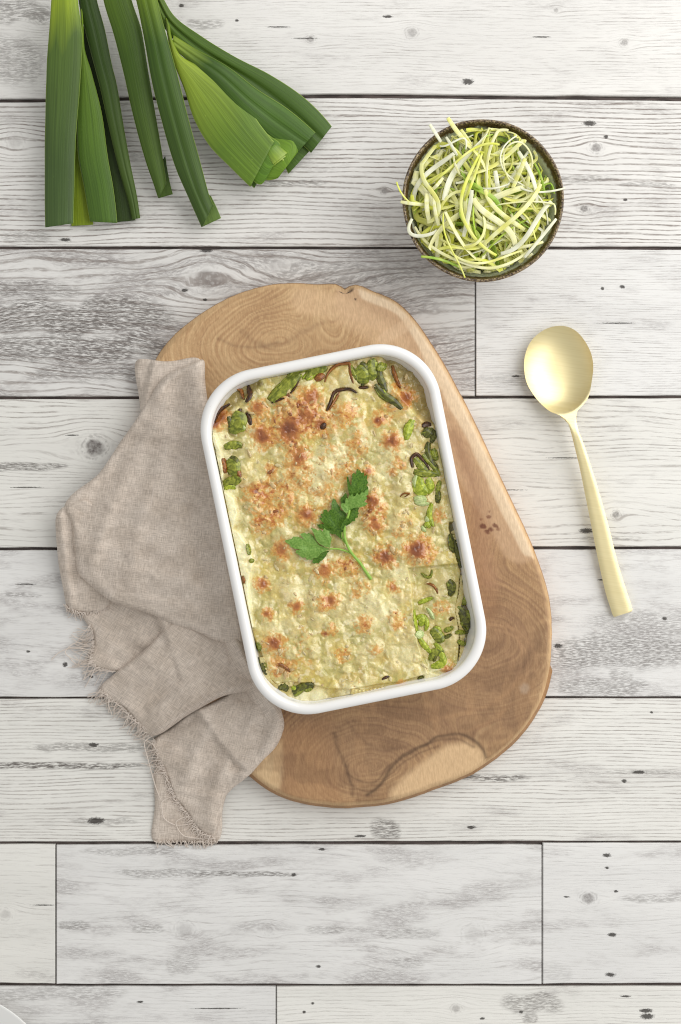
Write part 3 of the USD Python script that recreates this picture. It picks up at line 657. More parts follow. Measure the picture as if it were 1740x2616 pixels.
def bit1(path, wd, tone, lift, curl, Lf, name):
    """A curled strip or flake lying on the crust; path and width in zoomed pixels."""
    q = Lf(path) if len(path) > 1 else Lf(path)
    n, m = max(10, int(6 * len(path))), 9
    c = resample(q, n) if len(q) > 1 else q
    t = np.gradient(c, axis=0); t /= np.linalg.norm(t, axis=1, keepdims=True) + 1e-9
    nr = np.c_[-t[:, 1], t[:, 0]]
    s = np.linspace(0, 1, n); taper = np.clip(np.sin(np.pi * np.clip(s * .92 + .05, 0, 1)), 0, 1) ** .40
    sd = rr_.random() * 50
    wob = 1 + .5 * (fb(s * 10, s * 0 + sd, 4.0, 2, 5) - .5)
    half = wd * KS * 1.25 / 2 * taper * wob
    k = np.linspace(-1, 1, m)
    ab = c[:, None] + nr[:, None] * (half[:, None] * k[None] + (fb(s * 10, s * 0 + sd + 9, 5.0, 1, 6) - .5)[:, None] * wd * KS * .35)[..., None]
    ab = ab + np.stack([fb(ab[..., 0].ravel(), ab[..., 1].ravel() + sd, 7.0, 1, 8), fb(ab[..., 0].ravel() + sd, ab[..., 1].ravel(), 7.0, 1, 9)], -1).reshape(n, m, 2) * .9 - .45
    xy = DC[:2] + ab[..., :1] / 1000 * ua + ab[..., 1:] / 1000 * ub
    zc = crust_z(xy.reshape(-1, 2)).reshape(n, m)
    f0 = np.c_[xy.reshape(-1, 2) - xy.reshape(-1, 2).mean(0), np.ones(n * m)]; pl = f0 @ np.linalg.lstsq(f0, zc.ravel(), rcond=None)[0]; zs = (pl + np.percentile(zc.ravel() - pl, 88)).reshape(n, m)
    kc = rr_.uniform(-.3, .3); fold = np.where(k < kc, (k + 1) / (1 + kc), (1 - k) / (1 - kc))          # ridge of the fold
    rise = (.0005 + .30 * half.mean() / 1000) * (1 + .25 * lift * .3)
    zz = zs + rise * (fold[None] ** .8) * (.55 + .45 * np.sin(np.pi * s))[:, None] - .00025 * (1 - fold[None]) + (fb(ab[..., 0].ravel(), ab[..., 1].ravel(), 5.0, 1, 3).reshape(n, m) - .5) * .0010
    S = np.concatenate([xy, zz[..., None]], -1)
    sf = S[:, 1:-1].reshape(-1, 3); near = np.array(ctree.query_ball_point(c.mean(0) / 1000 @ np.stack([ua, ub]) + DC[:2], .001 * (np.linalg.norm(c - c.mean(0), axis=1).max() + wd * KS + 3)), int)
    dq, iq = cKDTree(sf[:, :2]).query(vtop[near, :2]); hit = dq < .0006
    vtop[near[hit], 2] = np.minimum(vtop[near[hit], 2], sf[iq[hit], 2] - .0008)        # the crust makes room for the piece
    vv, ff = shell(S, .0005)
    uv = np.stack(np.meshgrid(np.linspace(0, 1, m), np.linspace(0, 3, n)), -1).reshape(-1, 2)
    part(las, name, vv, ff, VG[tone], uv=np.vstack([uv, uv]))
for (pth, wd, tone, curl) in [
   ([(205, 400), (230, 430), (215, 480), (205, 515)], 70, 'green', .5), ([(240, 455), (232, 500)], 46, 'bright', .4), ([(275, 250), (285, 300), (262, 345)], 22, 'char', .8), ([(268, 400), (285, 440), (290, 468)], 20, 'char', .9),
   ([(150, 580), (200, 568), (245, 580)], 36, 'green', .5), ([(170, 650), (200, 690), (195, 735)], 66, 'green', .4), ([(140, 770), (190, 765), (240, 750)], 44, 'green', .5), ([(150, 790), (210, 790)], 32, 'bright', .4),
   ([(405, 345), (450, 285), (490, 240), (545, 195)], 62, 'green', .45), ([(400, 348), (470, 325)], 12, 'char', .5), ([(500, 300), (535, 240), (550, 200)], 12, 'char', .5), ([(575, 215), (620, 185), (690, 158)], 48, 'green', .4), ([(560, 215), (640, 165)], 20, 'bright', .4), ([(640, 200), (665, 230)], 46, 'brown', .9),
   ([(680, 240), (700, 190), (760, 145), (808, 142), (815, 200), (830, 250)], 13, 'brown', .7), ([(690, 390), (712, 340), (740, 290), (790, 275), (850, 298)], 17, 'char', .7), ([(700, 385), (735, 330), (765, 275)], 12, 'brown', .7), ([(668, 490), (680, 455)], 26, 'char', .6),
   ([(850, 160), (880, 200), (885, 250)], 78, 'green', .5), ([(870, 190), (905, 215)], 44, 'bright', .4), ([(915, 125), (930, 175), (920, 230)], 60, 'green', .6), ([(960, 150), (1005, 165)], 46, 'green', .6), ([(965, 160), (970, 215), (985, 250), (1000, 290)], 34, 'dark', .6),
   ([(950, 250), (985, 305), (1030, 335), (1085, 385)], 34, 'dark', .6), ([(985, 265), (1000, 305)], 20, 'bright', .3), ([(1040, 150), (1060, 220), (1080, 270)], 18, 'brown', .6), ([(860, 268), (910, 270)], 14, 'char', .5),
   ([(1135, 435), (1120, 490), (1110, 545)], 42, 'bright', .7), ([(1190, 465), (1240, 458)], 26, 'char', .7), ([(1200, 490), (1250, 520)], 52, 'dark', .6), ([(1235, 560), (1225, 610), (1265, 690)], 34, 'dark', .6), ([(1250, 590), (1275, 650)], 30, 'green', .5),
   ([(1140, 690), (1135, 650), (1160, 622), (1195, 650), (1230, 705)], 17, 'char', .8), ([(1160, 635), (1180, 670), (1225, 710)], 40, 'green', .5), ([(1150, 710), (1200, 720), (1280, 725)], 34, 'green', .5),
   ([(1185, 740), (1175, 790), (1220, 830)], 62, 'bright', .6), ([(1215, 750), (1235, 790), (1220, 825)], 40, 'bright', .6), ([(1280, 815), (1275, 875)], 28, 'dark', .7), ([(1080, 845), (1100, 825), (1125, 825), (1100, 845)], 8, 'brown', .4), ([(1150, 860), (1215, 850)], 40, 'pale', .4),
   ([(1250, 880), (1235, 950), (1250, 1000)], 26, 'bright', .4), ([(1215, 945), (1240, 970)], 34, 'pale', .4)]:
    bit(pth, wd, tone, curl=curl, Lf=LA)
for (pth, wd, tone, curl) in [
   ([(1205, 15), (1240, 30)], 30, 'bright', .5), ([(1190, 30), (1215, 55)], 20, 'pale', .4), ([(275, 120), (285, 180)], 18, 'green', .5), ([(285, 205), (310, 215)], 20, 'green', .5), ([(1190, 280), (1230, 300), (1245, 260)], 14, 'green', .6), ([(1215, 330), (1260, 350), (1275, 385)], 12, 'brown', .5),
   ([(1175, 440), (1215, 420), (1250, 405)], 22, 'bright', .4), ([(1330, 320), (1350, 345), (1340, 400)], 40, 'dark', .6), ([(1340, 370), (1365, 330)], 22, 'green', .5), ([(1165, 510), (1195, 520), (1185, 560)], 40, 'bright', .4), ([(1160, 590), (1200, 610)], 36, 'pale', .4),
   ([(1175, 620), (1215, 670), (1240, 700)], 26, 'bright', .5), ([(1245, 740), (1260, 700), (1310, 690)], 40, 'green', .7), ([(1240, 770), (1290, 760), (1310, 710)], 36, 'bright', .6), ([(1250, 570), (1275, 600), (1300, 645)], 52, 'green', .5), ([(1260, 590), (1310, 610)], 20, 'bright', .4), ([(1310, 580), (1360, 565)], 24, 'green', .5), ([(1340, 525), (1362, 512)], 16, 'char', .5),
   ([(1390, 490), (1430, 520), (1455, 570)], 54, 'dark', .5), ([(1400, 540), (1440, 550)], 34, 'green', .5), ([(1430, 480), (1460, 530)], 30, 'green', .5), ([(1370, 590), (1430, 595)], 22, 'green', .5), ([(1395, 420), (1440, 440)], 40, 'green', .5), ([(1410, 290), (1425, 350)], 36, 'dark', .5), ([(1350, 70), (1355, 130), (1360, 170)], 34, 'dark', .5), ([(1420, 400), (1450, 380)], 30, 'dark', .5),
   ([(510, 905), (560, 885), (620, 865)], 46, 'dark', .6), ([(515, 900), (535, 880)], 40, 'bright', .5), ([(570, 890), (620, 880)], 30, 'green', .5), ([(345, 720), (350, 770), (375, 810)], 40, 'dark', .5), ([(325, 640), (335, 690)], 26, 'green', .5), ([(440, 865), (490, 890)], 44, 'dark', .3), ([(980, 835), (1020, 822)], 12, 'char', .5), ([(1170, 835), (1205, 825)], 14, 'dark', .5),
   ([(580, 962), (600, 968)], 12, 'dark', .4), ([(250, 290), (258, 330)], 14, 'brown', .5), ([(440, 750), (480, 775), (500, 795)], 16, 'brown', .4)]:
    bit(pth, wd, tone, curl=curl, Lf=LB)
for (pth, wd, tone) in [([(1200, 620), (1250, 680), (1290, 730)], 30, 'green'), ([(1270, 500), (1240, 560)], 26, 'dark'), ([(1290, 760), (1270, 830)], 24, 'green'), ([(1160, 880), (1230, 880)], 22, 'pale'), ([(820, 150), (850, 230)], 22, 'green'), ([(930, 130), (900, 200), (880, 260)], 24, 'dark'),
   ([(480, 230), (530, 180), (600, 170)], 26, 'green'), ([(430, 330), (500, 260), (560, 200)], 20, 'bright'), ([(180, 420), (190, 500)], 26, 'dark'), ([(240, 380), (210, 440)], 20, 'char'), ([(150, 640), (160, 720)], 24, 'brown'), ([(220, 690), (240, 740)], 22, 'brown'), ([(95, 450), (120, 400), (180, 350)], 16, 'char'), ([(200, 270), (240, 290), (250, 330)], 14, 'brown')]:
    bit(pth, wd, tone, Lf=LA)
for (pth, wd, tone) in [([(1380, 460), (1420, 500), (1440, 580)], 28, 'green'), ([(1400, 560), (1450, 600)], 26, 'dark'), ([(1380, 640), (1430, 660)], 24, 'green'), ([(1200, 500), (1220, 540), (1210, 580)], 22, 'bright'), ([(1220, 460), (1260, 520)], 18, 'pale'), ([(1150, 470), (1160, 540), (1175, 600)], 16, 'bright'), ([(1310, 620), (1350, 600)], 18, 'dark'), ([(1360, 100), (1385, 180), (1400, 250)], 26, 'dark'), ([(1420, 330), (1440, 420)], 26, 'green'), ([(1260, 650), (1300, 720), (1290, 770)], 26, 'bright')]:
    bit(pth, wd, tone, Lf=LB)
bot = dish_world(pts[:nb] / 1000 * .97, .045)
k = np.arange(nb); k2 = (k + 1) % nb; o = len(vtop)
side = np.vstack([np.c_[k, k2, o + k2], np.c_[k, o + k2, o + k]])[:, ::-1]
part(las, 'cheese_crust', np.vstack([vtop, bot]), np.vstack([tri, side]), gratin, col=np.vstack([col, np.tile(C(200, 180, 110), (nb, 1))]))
# frilled edges of pasta sheets that stand out of the sauce
g = Graph(); X, Y, Z = g.pos(); nn = g.noise(X / 5., Y / 5., Z / 5., 3.)
pasta = g.done('pasta', g.bsdf(base_color=g.mix(nn.step(.35, .65), srgb(206, 180, 112), srgb(232, 212, 150)), roughness=.35, subsurface_weight=.15, subsurface_scale=.002, normal=g.bump(nn, .0008, .4)))
def frill(path, width, Lf, amp=.7, per=3.0, rise=.0012, flip=1):
    q = resample(Lf(path), 70); t = np.gradient(q, axis=0); t /= np.linalg.norm(t, axis=1, keepdims=True); nr = np.c_[-t[:, 1], t[:, 0]] * flip
    s = np.r_[0, np.cumsum(np.linalg.norm(np.diff(q, axis=0), axis=1))]
    k = np.linspace(0, 1, 7); wv = np.sin(s * 2 * np.pi / per)
    ab = q[:, None] + nr[:, None] * ((k[None] * width + wv[:, None] * amp * .5 * (k[None] < .2))[..., None])
    xy = DC[:2] + ab[..., :1] / 1000 * ua + ab[..., 1:] / 1000 * ub
    zc = crust_z(xy.reshape(-1, 2)).reshape(len(q), 7)
    z0 = np.convolve(np.pad(zc.max(1), 6, 'edge'), np.ones(13) / 13, 'valid')
    zz = z0[:, None] + rise * (1 - k[None]) * (.6 + .4 * wv[:, None]) + .0003 - .0014 * k[None]
    vv, ff = shell(np.concatenate([xy, zz[..., None]], -1), .0008)
    part(las, 'pasta_sheet', vv, ff, pasta)
frill([(1345, 60), (1375, 130), (1392, 200), (1402, 262)], 5.0, LB, flip=1)
frill([(1398, 290), (1390, 390), (1372, 480), (1390, 560), (1398, 650), (1380, 775)], 4.5, LB, flip=1)
frill([(362, 715), (378, 790), (395, 835), (430, 862), (480, 852), (510, 850)], 4.0, LB, flip=-1)
frill([(820, 885), (900, 892), (990, 880), (1110, 868)], 4.5, LB, flip=-1, rise=.0016)

# ------------------------------------------------------------------ parsley
def ZP(x, y): return (700 + np.asarray(x, float) / 5.6) / 1.1097, (1170 + np.asarray(y, float) / 5.6) / 1.1097
def herb(name, lo, hi, vein):
    g = Graph(); u, vv_ = g.uv(); X, Y, Z = g.pos()
    n_ = g.noise(X / 1.5, Y / 1.5, 0., 3.); th = g.node('math', 'value', math_type='arctan2', value1=u, value2=vv_)
    line = (((th * 9.0).sin()).abs()).step(0.0, .16, 1.0, 0.0)
    c_ = g.mix(n_.step(.3, .7), lo, hi); c_ = g.mix(line * .35, c_, vein)
    h_ = g.node('principled_bsdf', 'BSDF', base_color=c_, roughness=.42, specular_ior_level=.4, normal=g.bump(n_ - line * .5, .0005, .5))
    t_ = g.node('translucent_bsdf', 'BSDF', color=c_)
    return g.done(name, g.node('mix_closure', 'closure', fac=.15, closure1=h_, closure2=t_))
hd, hp = herb('parsley_dark', srgb(60, 100, 18), srgb(98, 138, 38), srgb(120, 152, 70)), herb('parsley_pale', srgb(104, 148, 56), srgb(138, 176, 84), srgb(90, 132, 52))
pz = crust_z(P(*ZP(1000, 1100), FZ)[:2][None])[0]
par = thing('parsley_sprig', P(*ZP(1000, 1100), FZ + .002), 'green parsley sprig on top of the lasagne in the middle', 'parsley')
def leaflet(poly, root, m, lift, lift2, curl=1.2):
    q = np.array(poly, float); base = np.array(root, float)
    # sharpen: teeth between outline points
    pg = Polygon(q).buffer(0)
    pg = max(getattr(pg, 'geoms', [pg]), key=lambda p: p.area)
    ring = np.array(pg.exterior.segmentize(28).coords)[:-1]
    p2, t2, nb2 = poly_grid(Polygon(ring), 26)
    d = np.linalg.norm(p2 - base, axis=1) / 450
    ax = q.mean(0) - base; ax /= np.linalg.norm(ax) + 1e-9
    lat = ((p2 - base) @ np.array([-ax[1], ax[0]])) / 250
    u_, v_ = ZP(p2[:, 0], p2[:, 1])
    fold = np.abs(np.sin(np.arctan2(lat, d + .02) * 4.5)) * .0007 * np.clip(d * 3, 0, 1)
    z = pz + lift + (lift2 - lift) * np.clip(d, 0, 1) + fold - lat ** 2 * .002 * curl + (fb(p2[:, 0], p2[:, 1], 120, 2, 6) - .5) * .002
    w0 = P(u_, v_, z); z = np.maximum(z, crust_z(w0[:, :2]) + .0004 + .15 * (lift)); v3 = P(u_, v_, z)
    uv = np.c_[lat, d + 1e-3]
    o = len(v3); vv = np.vstack([v3, v3 - [0, 0, .00025]])
    k = np.arange(nb2); k2 = (k + 1) % nb2
    wf = t2[:, ::-1]
    n0 = np.cross(v3[wf[0, 1]] - v3[wf[0, 0]], v3[wf[0, 2]] - v3[wf[0, 0]])
    if n0[2] < 0: wf = wf[:, ::-1]
    ff = np.vstack([wf, wf[:, ::-1] + o, np.c_[k, k2, o + k2], np.c_[k, o + k2, o + k]])
    part(par, 'leaf', vv, ff, m, uv=np.vstack([uv, uv]))
leaflet([(1020, 650), (965, 650), (950, 600), (960, 570), (990, 545), (1020, 500), (1048, 525), (1050, 600)], (1040, 700), hd, .003, .004)
leaflet([(1025, 975), (1055, 860), (1070, 750), (1150, 705), (1222, 712), (1200, 755), (1215, 800), (1195, 810), (1205, 850), (1160, 865), (1165, 905), (1120, 905), (1085, 945)], (1020, 1000), hd, .003, .004)
leaflet([(965, 1165), (880, 1092), (815, 1085), (720, 1015), (650, 1005), (612, 955), (680, 945), (720, 945), (650, 870), (655, 845), (690, 860), (668, 800), (705, 795), (710, 738), (750, 738), (775, 775), (800, 745), (825, 740), (822, 650), (848, 580), (885, 605), (900, 650), (945, 700), (948, 745), (990, 760), (1035, 800), (1030, 870), (1010, 950), (985, 1060)], (970, 1150), hd, .002, .0035)
leaflet([(1085, 560), (1055, 430), (1038, 262), (1062, 270), (1082, 350), (1104, 400), (1118, 290), (1118, 235), (1140, 208), (1172, 235), (1180, 175), (1205, 150), (1215, 185), (1228, 165), (1248, 215), (1285, 205), (1295, 262), (1335, 240), (1328, 310), (1348, 350), (1322, 390), (1350, 420), (1355, 480), (1250, 570), (1120, 575)], (1080, 640), hd, .004, .006)
leaflet([(1088, 745), (1040, 795), (1000, 762), (960, 705), (955, 660), (985, 642), (1022, 655), (1022, 600), (1035, 570), (1062, 582), (1070, 535), (1098, 540), (1122, 508), (1138, 545), (1162, 545), (1192, 492), (1205, 520), (1230, 525), (1262, 478), (1290, 500), (1312, 455), (1352, 445), (1352, 520), (1318, 545), (1338, 575), (1290, 622), (1342, 652), (1300, 690), (1230, 705), (1150, 712)], (1075, 770), hp, .0065, .008)
leaflet([(800, 1325), (762, 1362), (740, 1410), (690, 1465), (660, 1475), (640, 1512), (600, 1500), (575, 1512), (545, 1490), (560, 1450), (620, 1390), (680, 1345)], (810, 1310), hd, .0015, .002)
leaflet([(812, 1300), (720, 1340), (680, 1360), (620, 1425), (570, 1430), (540, 1462), (500, 1450), (470, 1462), (455, 1425), (400, 1425), (360, 1390), (310, 1355), (315, 1320), (400, 1308), (300, 1300), (230, 1262), (235, 1245), (180, 1215), (150, 1180), (250, 1160), (275, 1125), (340, 1125), (435, 1168), (372, 1088), (440, 1068), (475, 1090), (495, 1072), (530, 1090), (570, 1122), (600, 1190), (650, 1250), (740, 1282)], (820, 1302), hp, .003, .0045)
leaflet([(805, 1288), (740, 1272), (650, 1230), (605, 1180), (580, 1110), (560, 1060), (525, 998), (590, 1012), (630, 1040), (660, 1018), (695, 1055), (720, 1000), (755, 1035), (790, 1040), (800, 1100), (828, 1150), (812, 1220)], (815, 1302), hp, .0045, .007)
leaflet([(955, 1020), (965, 960), (1000, 900), (1040, 860), (1072, 870), (1050, 930), (1010, 980), (985, 1030)], (960, 1030), hd, .007, .008)
g = Graph(); X, Y, Z = g.pos()
stm = g.done('parsley_stem', g.bsdf(base_color=g.mix(g.noise(X / 2., Y / 2., 0., 2.), srgb(120, 168, 52), srgb(160, 196, 88)), roughness=.4))
def stem_path(px, z0, z1, r):
    q = resample(np.array(px, float), 26); u_, v_ = ZP(q[:, 0], q[:, 1]); z = np.linspace(z0, z1, len(q)) + pz
    w0 = P(u_, v_, z); z = np.maximum(z, crust_z(w0[:, :2]) + .0009); z = np.convolve(np.pad(z, 3, 'edge'), np.ones(7) / 7, 'valid'); w0 = P(u_, v_, z)
    return tube(w0, np.linspace(r, r * .75, len(q)), 8)
part(par, 'stem', *cat([stem_path([(1392, 1735), (1330, 1650), (1230, 1500), (1110, 1360), (1045, 1240), (1008, 1090), (1008, 960), (1050, 860), (1082, 745)], .0012, .0062, .0013)]), stm)
part(par, 'side_stem', *stem_path([(1110, 1368), (1000, 1322), (880, 1298), (790, 1305)], .0022, .0036, .0009), stm)
part(par, 'side_stem', *stem_path([(1035, 1230), (985, 1160), (968, 1110), (975, 1060)], .002, .003, .0008), stm)

# ------------------------------------------------------------------ leeks
def leaf_material(name, base, mid, tip, seed, pale=0.0, a=.05, bq=.35, c=.8):
    base, mid, tip = (tuple(np.array(q) * (1.02, .93, .62)) for q in (base, mid, tip))
    g = Graph(); u, v_ = g.uv()
    t = v_ + (g.noise(u * 3., v_ * 2.0, seed * 3.1, 2.) - .5) * .25
    col = g.node('rgb_ramp', 'color', fac=t, ramp=[(0, base), (a, base), (bq, mid), (c, tip), (1, tip)])
    vein = g.noise(u * 26., v_ * 1.3, seed * 5.7, 3., .7); broad = g.noise(u * 9., v_ * 1.8, seed * 2.2, 2.)
    col = g.mul(1.0, col, g.mix(vein.step(.3, .7), (.84, .85, .85), (1.14, 1.13, 1.12)))
    col = g.mul(1.0, col, g.mix(broad.step(.3, .7), (.88, .89, .88), (1.10, 1.09, 1.06)))
    fl = g.noise(u * 30., v_ * 40., seed, 1.).step(.72, .80) * .28
    col = g.mix(fl, col, tuple(min(1, x * 1.9 + .03) for x in mid))
    ed = (u - .5).abs().step(.475, .5) * .6
    col = g.mix(ed, col, srgb(158, 180, 84))
    h_ = g.bsdf(base_color=col, roughness=.48, specular_ior_level=.32, normal=g.bump(vein, .0007, .45))
    return g.done(name, h_)
dk, md, lt, yl, bl_ = srgb(46, 74, 26), srgb(70, 100, 36), srgb(112, 142, 50), srgb(160, 180, 64), srgb(66, 90, 58)
def leaf(parent, rows, m, z, arch, th=.0011, n=60, cols=17, keel=0.0, tips=.0005, label=None, cut=0.0):
    """A strap leaf. rows: left x,y and right x,y edges from base to cut tip; z: heights (metres) along it."""
    q = np.array(rows, float)
    d = np.r_[0, np.cumsum(np.linalg.norm(np.diff(q.reshape(-1, 2, 2).mean(1), axis=0), axis=1))]; d /= d[-1]
    s = np.linspace(0, 1, n); R = np.stack([PchipInterpolator(d, q[:, k])(s) for k in range(4)], -1)
    zc = PchipInterpolator(np.linspace(0, 1, len(z)), z)(s)
    k = np.linspace(0, 1, cols)
    L_, R_ = R[:, None, :2], R[:, None, 2:]
    uvp = L_ * (1 - k[None, :, None]) + R_ * k[None, :, None]
    kk = 2 * k - 1
    zz = zc[:, None] + .62 * arch * (1 - np.abs(kk[None]) ** 2.6) - keel * np.exp(-(kk[None] / .12) ** 2) + (fb((uvp[..., 0]).ravel(), uvp[..., 1].ravel(), 90, 2, 3).reshape(n, cols) - .5) * .0018
    if cut: uvp = uvp + 0
    S = P(uvp[..., 0], uvp[..., 1], zz)
    vv, ff = shell(S, th)
    uv = np.stack(np.meshgrid(k, s), -1).reshape(-1, 2)
    return part(parent, 'leaf', vv, ff, m, uv=np.vstack([uv, uv]), label=label)
leekA = thing('leek', (*P(190, 260)[:2], 0), 'leek top with straight dark green leaves at upper left, cut ends in a row', 'leek')
leaf(leekA, [(175, 60, 230, 60), (190, 130, 236, 130), (220, 250, 268, 250), (240, 370, 296, 370), (258, 512, 312, 507)], leaf_material('leaf_a0', srgb(30, 46, 16), srgb(36, 56, 18), srgb(44, 66, 22), 1), [.014, .010, .006, .004], .001)
leaf(leekA, [(160, 200, 200, 200), (165, 350, 205, 350), (164, 440, 206, 440), (164, 520, 215, 517)], leaf_material('leaf_a1', srgb(70, 100, 24), srgb(108, 138, 30), srgb(124, 150, 36), 2), [.012, .010, .006, .003], .0015)
leaf(leekA, [(176, -60, 212, -60), (180, -5, 222, -5), (196, 70, 242, 70), (214, 140, 258, 150), (230, 200, 268, 190), (250, 290, 283, 280), (274, 390, 301, 380), (297, 470, 316, 455), (304, 505, 323, 502)], leaf_material('leaf_a2', srgb(52, 78, 36), srgb(50, 76, 30), srgb(66, 92, 40), 3), [.034, .030, .024, .017, .011, .008], .0035, keel=.0006)
leaf(leekA, [(184, 20, 192, 20), (186, 100, 194, 100), (181, 180, 212, 170), (176, 280, 236, 270), (179, 350, 248, 360), (193, 430, 262, 440), (207, 510, 270, 513)], leaf_material('leaf_a3', srgb(112, 146, 44), srgb(84, 118, 42), srgb(72, 106, 44), 4), [.030, .028, .022, .017, .013, .010], .0035)
leaf(leekA, [(116, -80, 184, -80), (118, -10, 179, -10), (114, 60, 186, 50), (108, 140, 190, 90), (105, 240, 184, 200), (103, 350, 174, 330), (103, 450, 171, 440), (104, 523, 169, 514)], leaf_material('leaf_a4', srgb(136, 164, 52), srgb(76, 104, 52), srgb(66, 92, 56), 5, a=.12, bq=.30), [.044, .042, .034, .026, .021, .018], .005)
leekB = thing('leek', (*P(480, 200)[:2], 0), 'leek top with spread leaves and a fanned pale green rolled core beside it', 'leek')
leaf(leekB, [(300, -70, 340, -70), (345, -5, 372, -12), (372, 55, 400, 35), (420, 112, 462, 82), (470, 150, 540, 130), (545, 205, 622, 172), (610, 260, 692, 218), (668, 308, 736, 258), (716, 352, 764, 291)], leaf_material('leaf_b0', srgb(96, 124, 60), srgb(66, 98, 24), srgb(62, 94, 34), 6, bq=.3), [.036, .034, .030, .022, .015, .010], .004, keel=.002)
leaf(leekB, [(600, 320, 640, 270), (640, 360, 690, 310), (664, 400, 736, 322)], leaf_material('leaf_b1', dk, dk, srgb(70, 104, 40), 7), [.010, .008, .006], .002)
leaf(leekB, [(395, 108, 400, 80), (430, 138, 450, 112), (490, 190, 520, 150), (560, 262, 592, 205), (620, 318, 662, 250), (684, 352, 726, 305)], leaf_material('leaf_b2', srgb(128, 156, 70), srgb(54, 86, 26), srgb(66, 102, 36), 8, bq=.25), [.034, .032, .027, .020, .015], .004, keel=.001)
leaf(leekB, [(520, 300, 560, 240), (570, 350, 630, 290), (615, 415, 690, 306), (640, 410, 686, 350)], leaf_material('leaf_b3', md, md, srgb(98, 138, 40), 9), [.018, .017, .017, .016], .004)
leaf(leekB, [(480, 330, 530, 260), (540, 392, 620, 320), (585, 433, 645, 335)], leaf_material('leaf_b4', dk, dk, srgb(64, 96, 36), 10), [.012, .009, .007], .002)
leaf(leekB, [(500, 330, 560, 260), (560, 385, 625, 315), (600, 425, 646, 333), (614, 412, 648, 345)], leaf_material('leaf_b5', lt, md, srgb(86, 128, 40), 11), [.020, .020, .020, .019], .004)
leaf(leekB, [(380, 40, 392, 60), (394, 125, 412, 122), (424, 205, 462, 155), (446, 272, 520, 190), (482, 335, 566, 238), (530, 385, 600, 288), (576, 430, 631, 326)], leaf_material('leaf_b6', srgb(104, 134, 44), srgb(136, 162, 58), srgb(92, 126, 48), 12, a=.02, bq=.22, c=.75), [.036, .036, .032, .027, .024, .022], .0035)
# rolled core at the cut end
core = []
cc0 = np.array([648., 378.]); axd = np.array([.62, .78])
g = Graph(); u, v_ = g.uv(); nn = g.noise(u * 30., v_ * 2., 0., 2.)
corem = g.done('leek_core', g.bsdf(base_color=g.mul(1., g.mix(v_, srgb(92, 128, 32), srgb(178, 198, 78)), g.mix(nn.step(.3, .7), (.8, .82, .8), (1.1, 1.1, 1.1))), roughness=.4))
for j, (r0, t0, t1) in enumerate([(30, -150, 120), (23, -100, 190), (16, -200, 60), (10, -60, 200), (5, -180, 100)]):
    th = np.radians(np.linspace(t0, t1, 26)); ax2 = axd / np.linalg.norm(axd); px2 = np.array([ax2[1], -ax2[0]])
    S = []
    for a_, sl in zip(np.linspace(0, 1, 6), np.linspace(-46, -12 + j * 4, 6)):
        uvq = cc0 + ax2 * sl + px2 * (np.cos(th) * r0 * (.82 + .18 * a_))[:, None]
        zq = .0165 + np.sin(th) * r0 * .00037 * .55
        S.append(P(uvq[:, 0], uvq[:, 1], zq))
    S = np.array(S); vv, ff = shell(S, .0007)
    uv = np.stack(np.meshgrid(np.linspace(0, 1, 26), np.linspace(.1 * j, .5 + .12 * j, 6)), -1).reshape(-1, 2)
    part(leekB, 'core_layer', vv, ff, corem, uv=np.vstack([uv, uv]))
leaf(leekB, [(372, 370, 381, 360), (366, 410, 388, 405), (366, 456, 398, 447)], leaf_material('leaf_b7', dk, dk, md, 13), [.012, .009, .006], .001, n=24)
leaf(leekB, [(228, -70, 290, -70), (237, -5, 302, -5), (262, 80, 326, 70), (285, 170, 340, 155), (305, 260, 355, 245), (335, 370, 372, 345), (352, 420, 381, 405), (364, 456, 383, 424)], leaf_material('leaf_b8', srgb(78, 108, 32), srgb(60, 90, 28), srgb(68, 96, 38), 14), [.040, .038, .034, .027, .020, .014], .005)
leaf(leekB, [(440, 420, 486, 452), (455, 490, 500, 480), (466, 522, 509, 502)], leaf_material('leaf_b9', md, md, srgb(92, 122, 66), 15), [.014, .012, .010], .001, n=24)
leaf(leekB, [(290, -70, 350, -70), (312, -5, 366, 15), (330, 80, 386, 90), (350, 190, 408, 170), (370, 270, 431, 262), (402, 380, 461, 372), (436, 460, 484, 455), (464, 523, 492, 472)], leaf_material('leaf_b10', srgb(104, 134, 36), srgb(58, 90, 30), srgb(60, 88, 38), 16, bq=.3), [.048, .046, .041, .033, .026, .020], .005, keel=.0008)

# ------------------------------------------------------------------ bowl with shredded leek
BR = 0.0650; RIMZ = 0.062
bc = P(1112, 461, RIMZ); bx0, by0 = bc[0], bc[1]
def lathe(profile, n=96, wob=0.0):
    p = np.array(profile) / 1000; th = np.linspace(0, 2 * np.pi, n, endpoint=False)
    r = p[:, :1] * (1 + wob * np.sin(th * 3 + 1)[None] + wob * .6 * np.sin(th * 7)[None])
    v = np.stack([bx0 + r * np.cos(th), by0 + r * np.sin(th), np.broadcast_to(p[:, 1:], r.shape) + wob * .05 * np.sin(th * 2 + .5)[None]], -1).reshape(-1, 3)
    i = np.arange(len(p) - 1)[:, None] * n; j = np.arange(n)[None]; j2 = (j + 1) % n
    f = np.vstack([np.stack([i + j, i + j2, i + n + j2], -1).reshape(-1, 3), np.stack([i + j, i + n + j2, i + n + j], -1).reshape(-1, 3)])
    return v, f
g = Graph(); X, Y, Z = g.pos()
RX, RY = X - float(bx0 * 1000), Y - float(by0 * 1000); rad = (RX * RX + RY * RY).sqrt()
sp1 = g.noise(X / 1.1, Y / 1.1, Z / 1.1, 3., .7); sp2 = g.noise(X / 3.5, Y / 3.5, Z / 6., 3.)
zz = Z + (sp1 - .5) * 5.0 + (sp2 - .5) * 6.0
bandm = zz.step(52.0, 56.0)
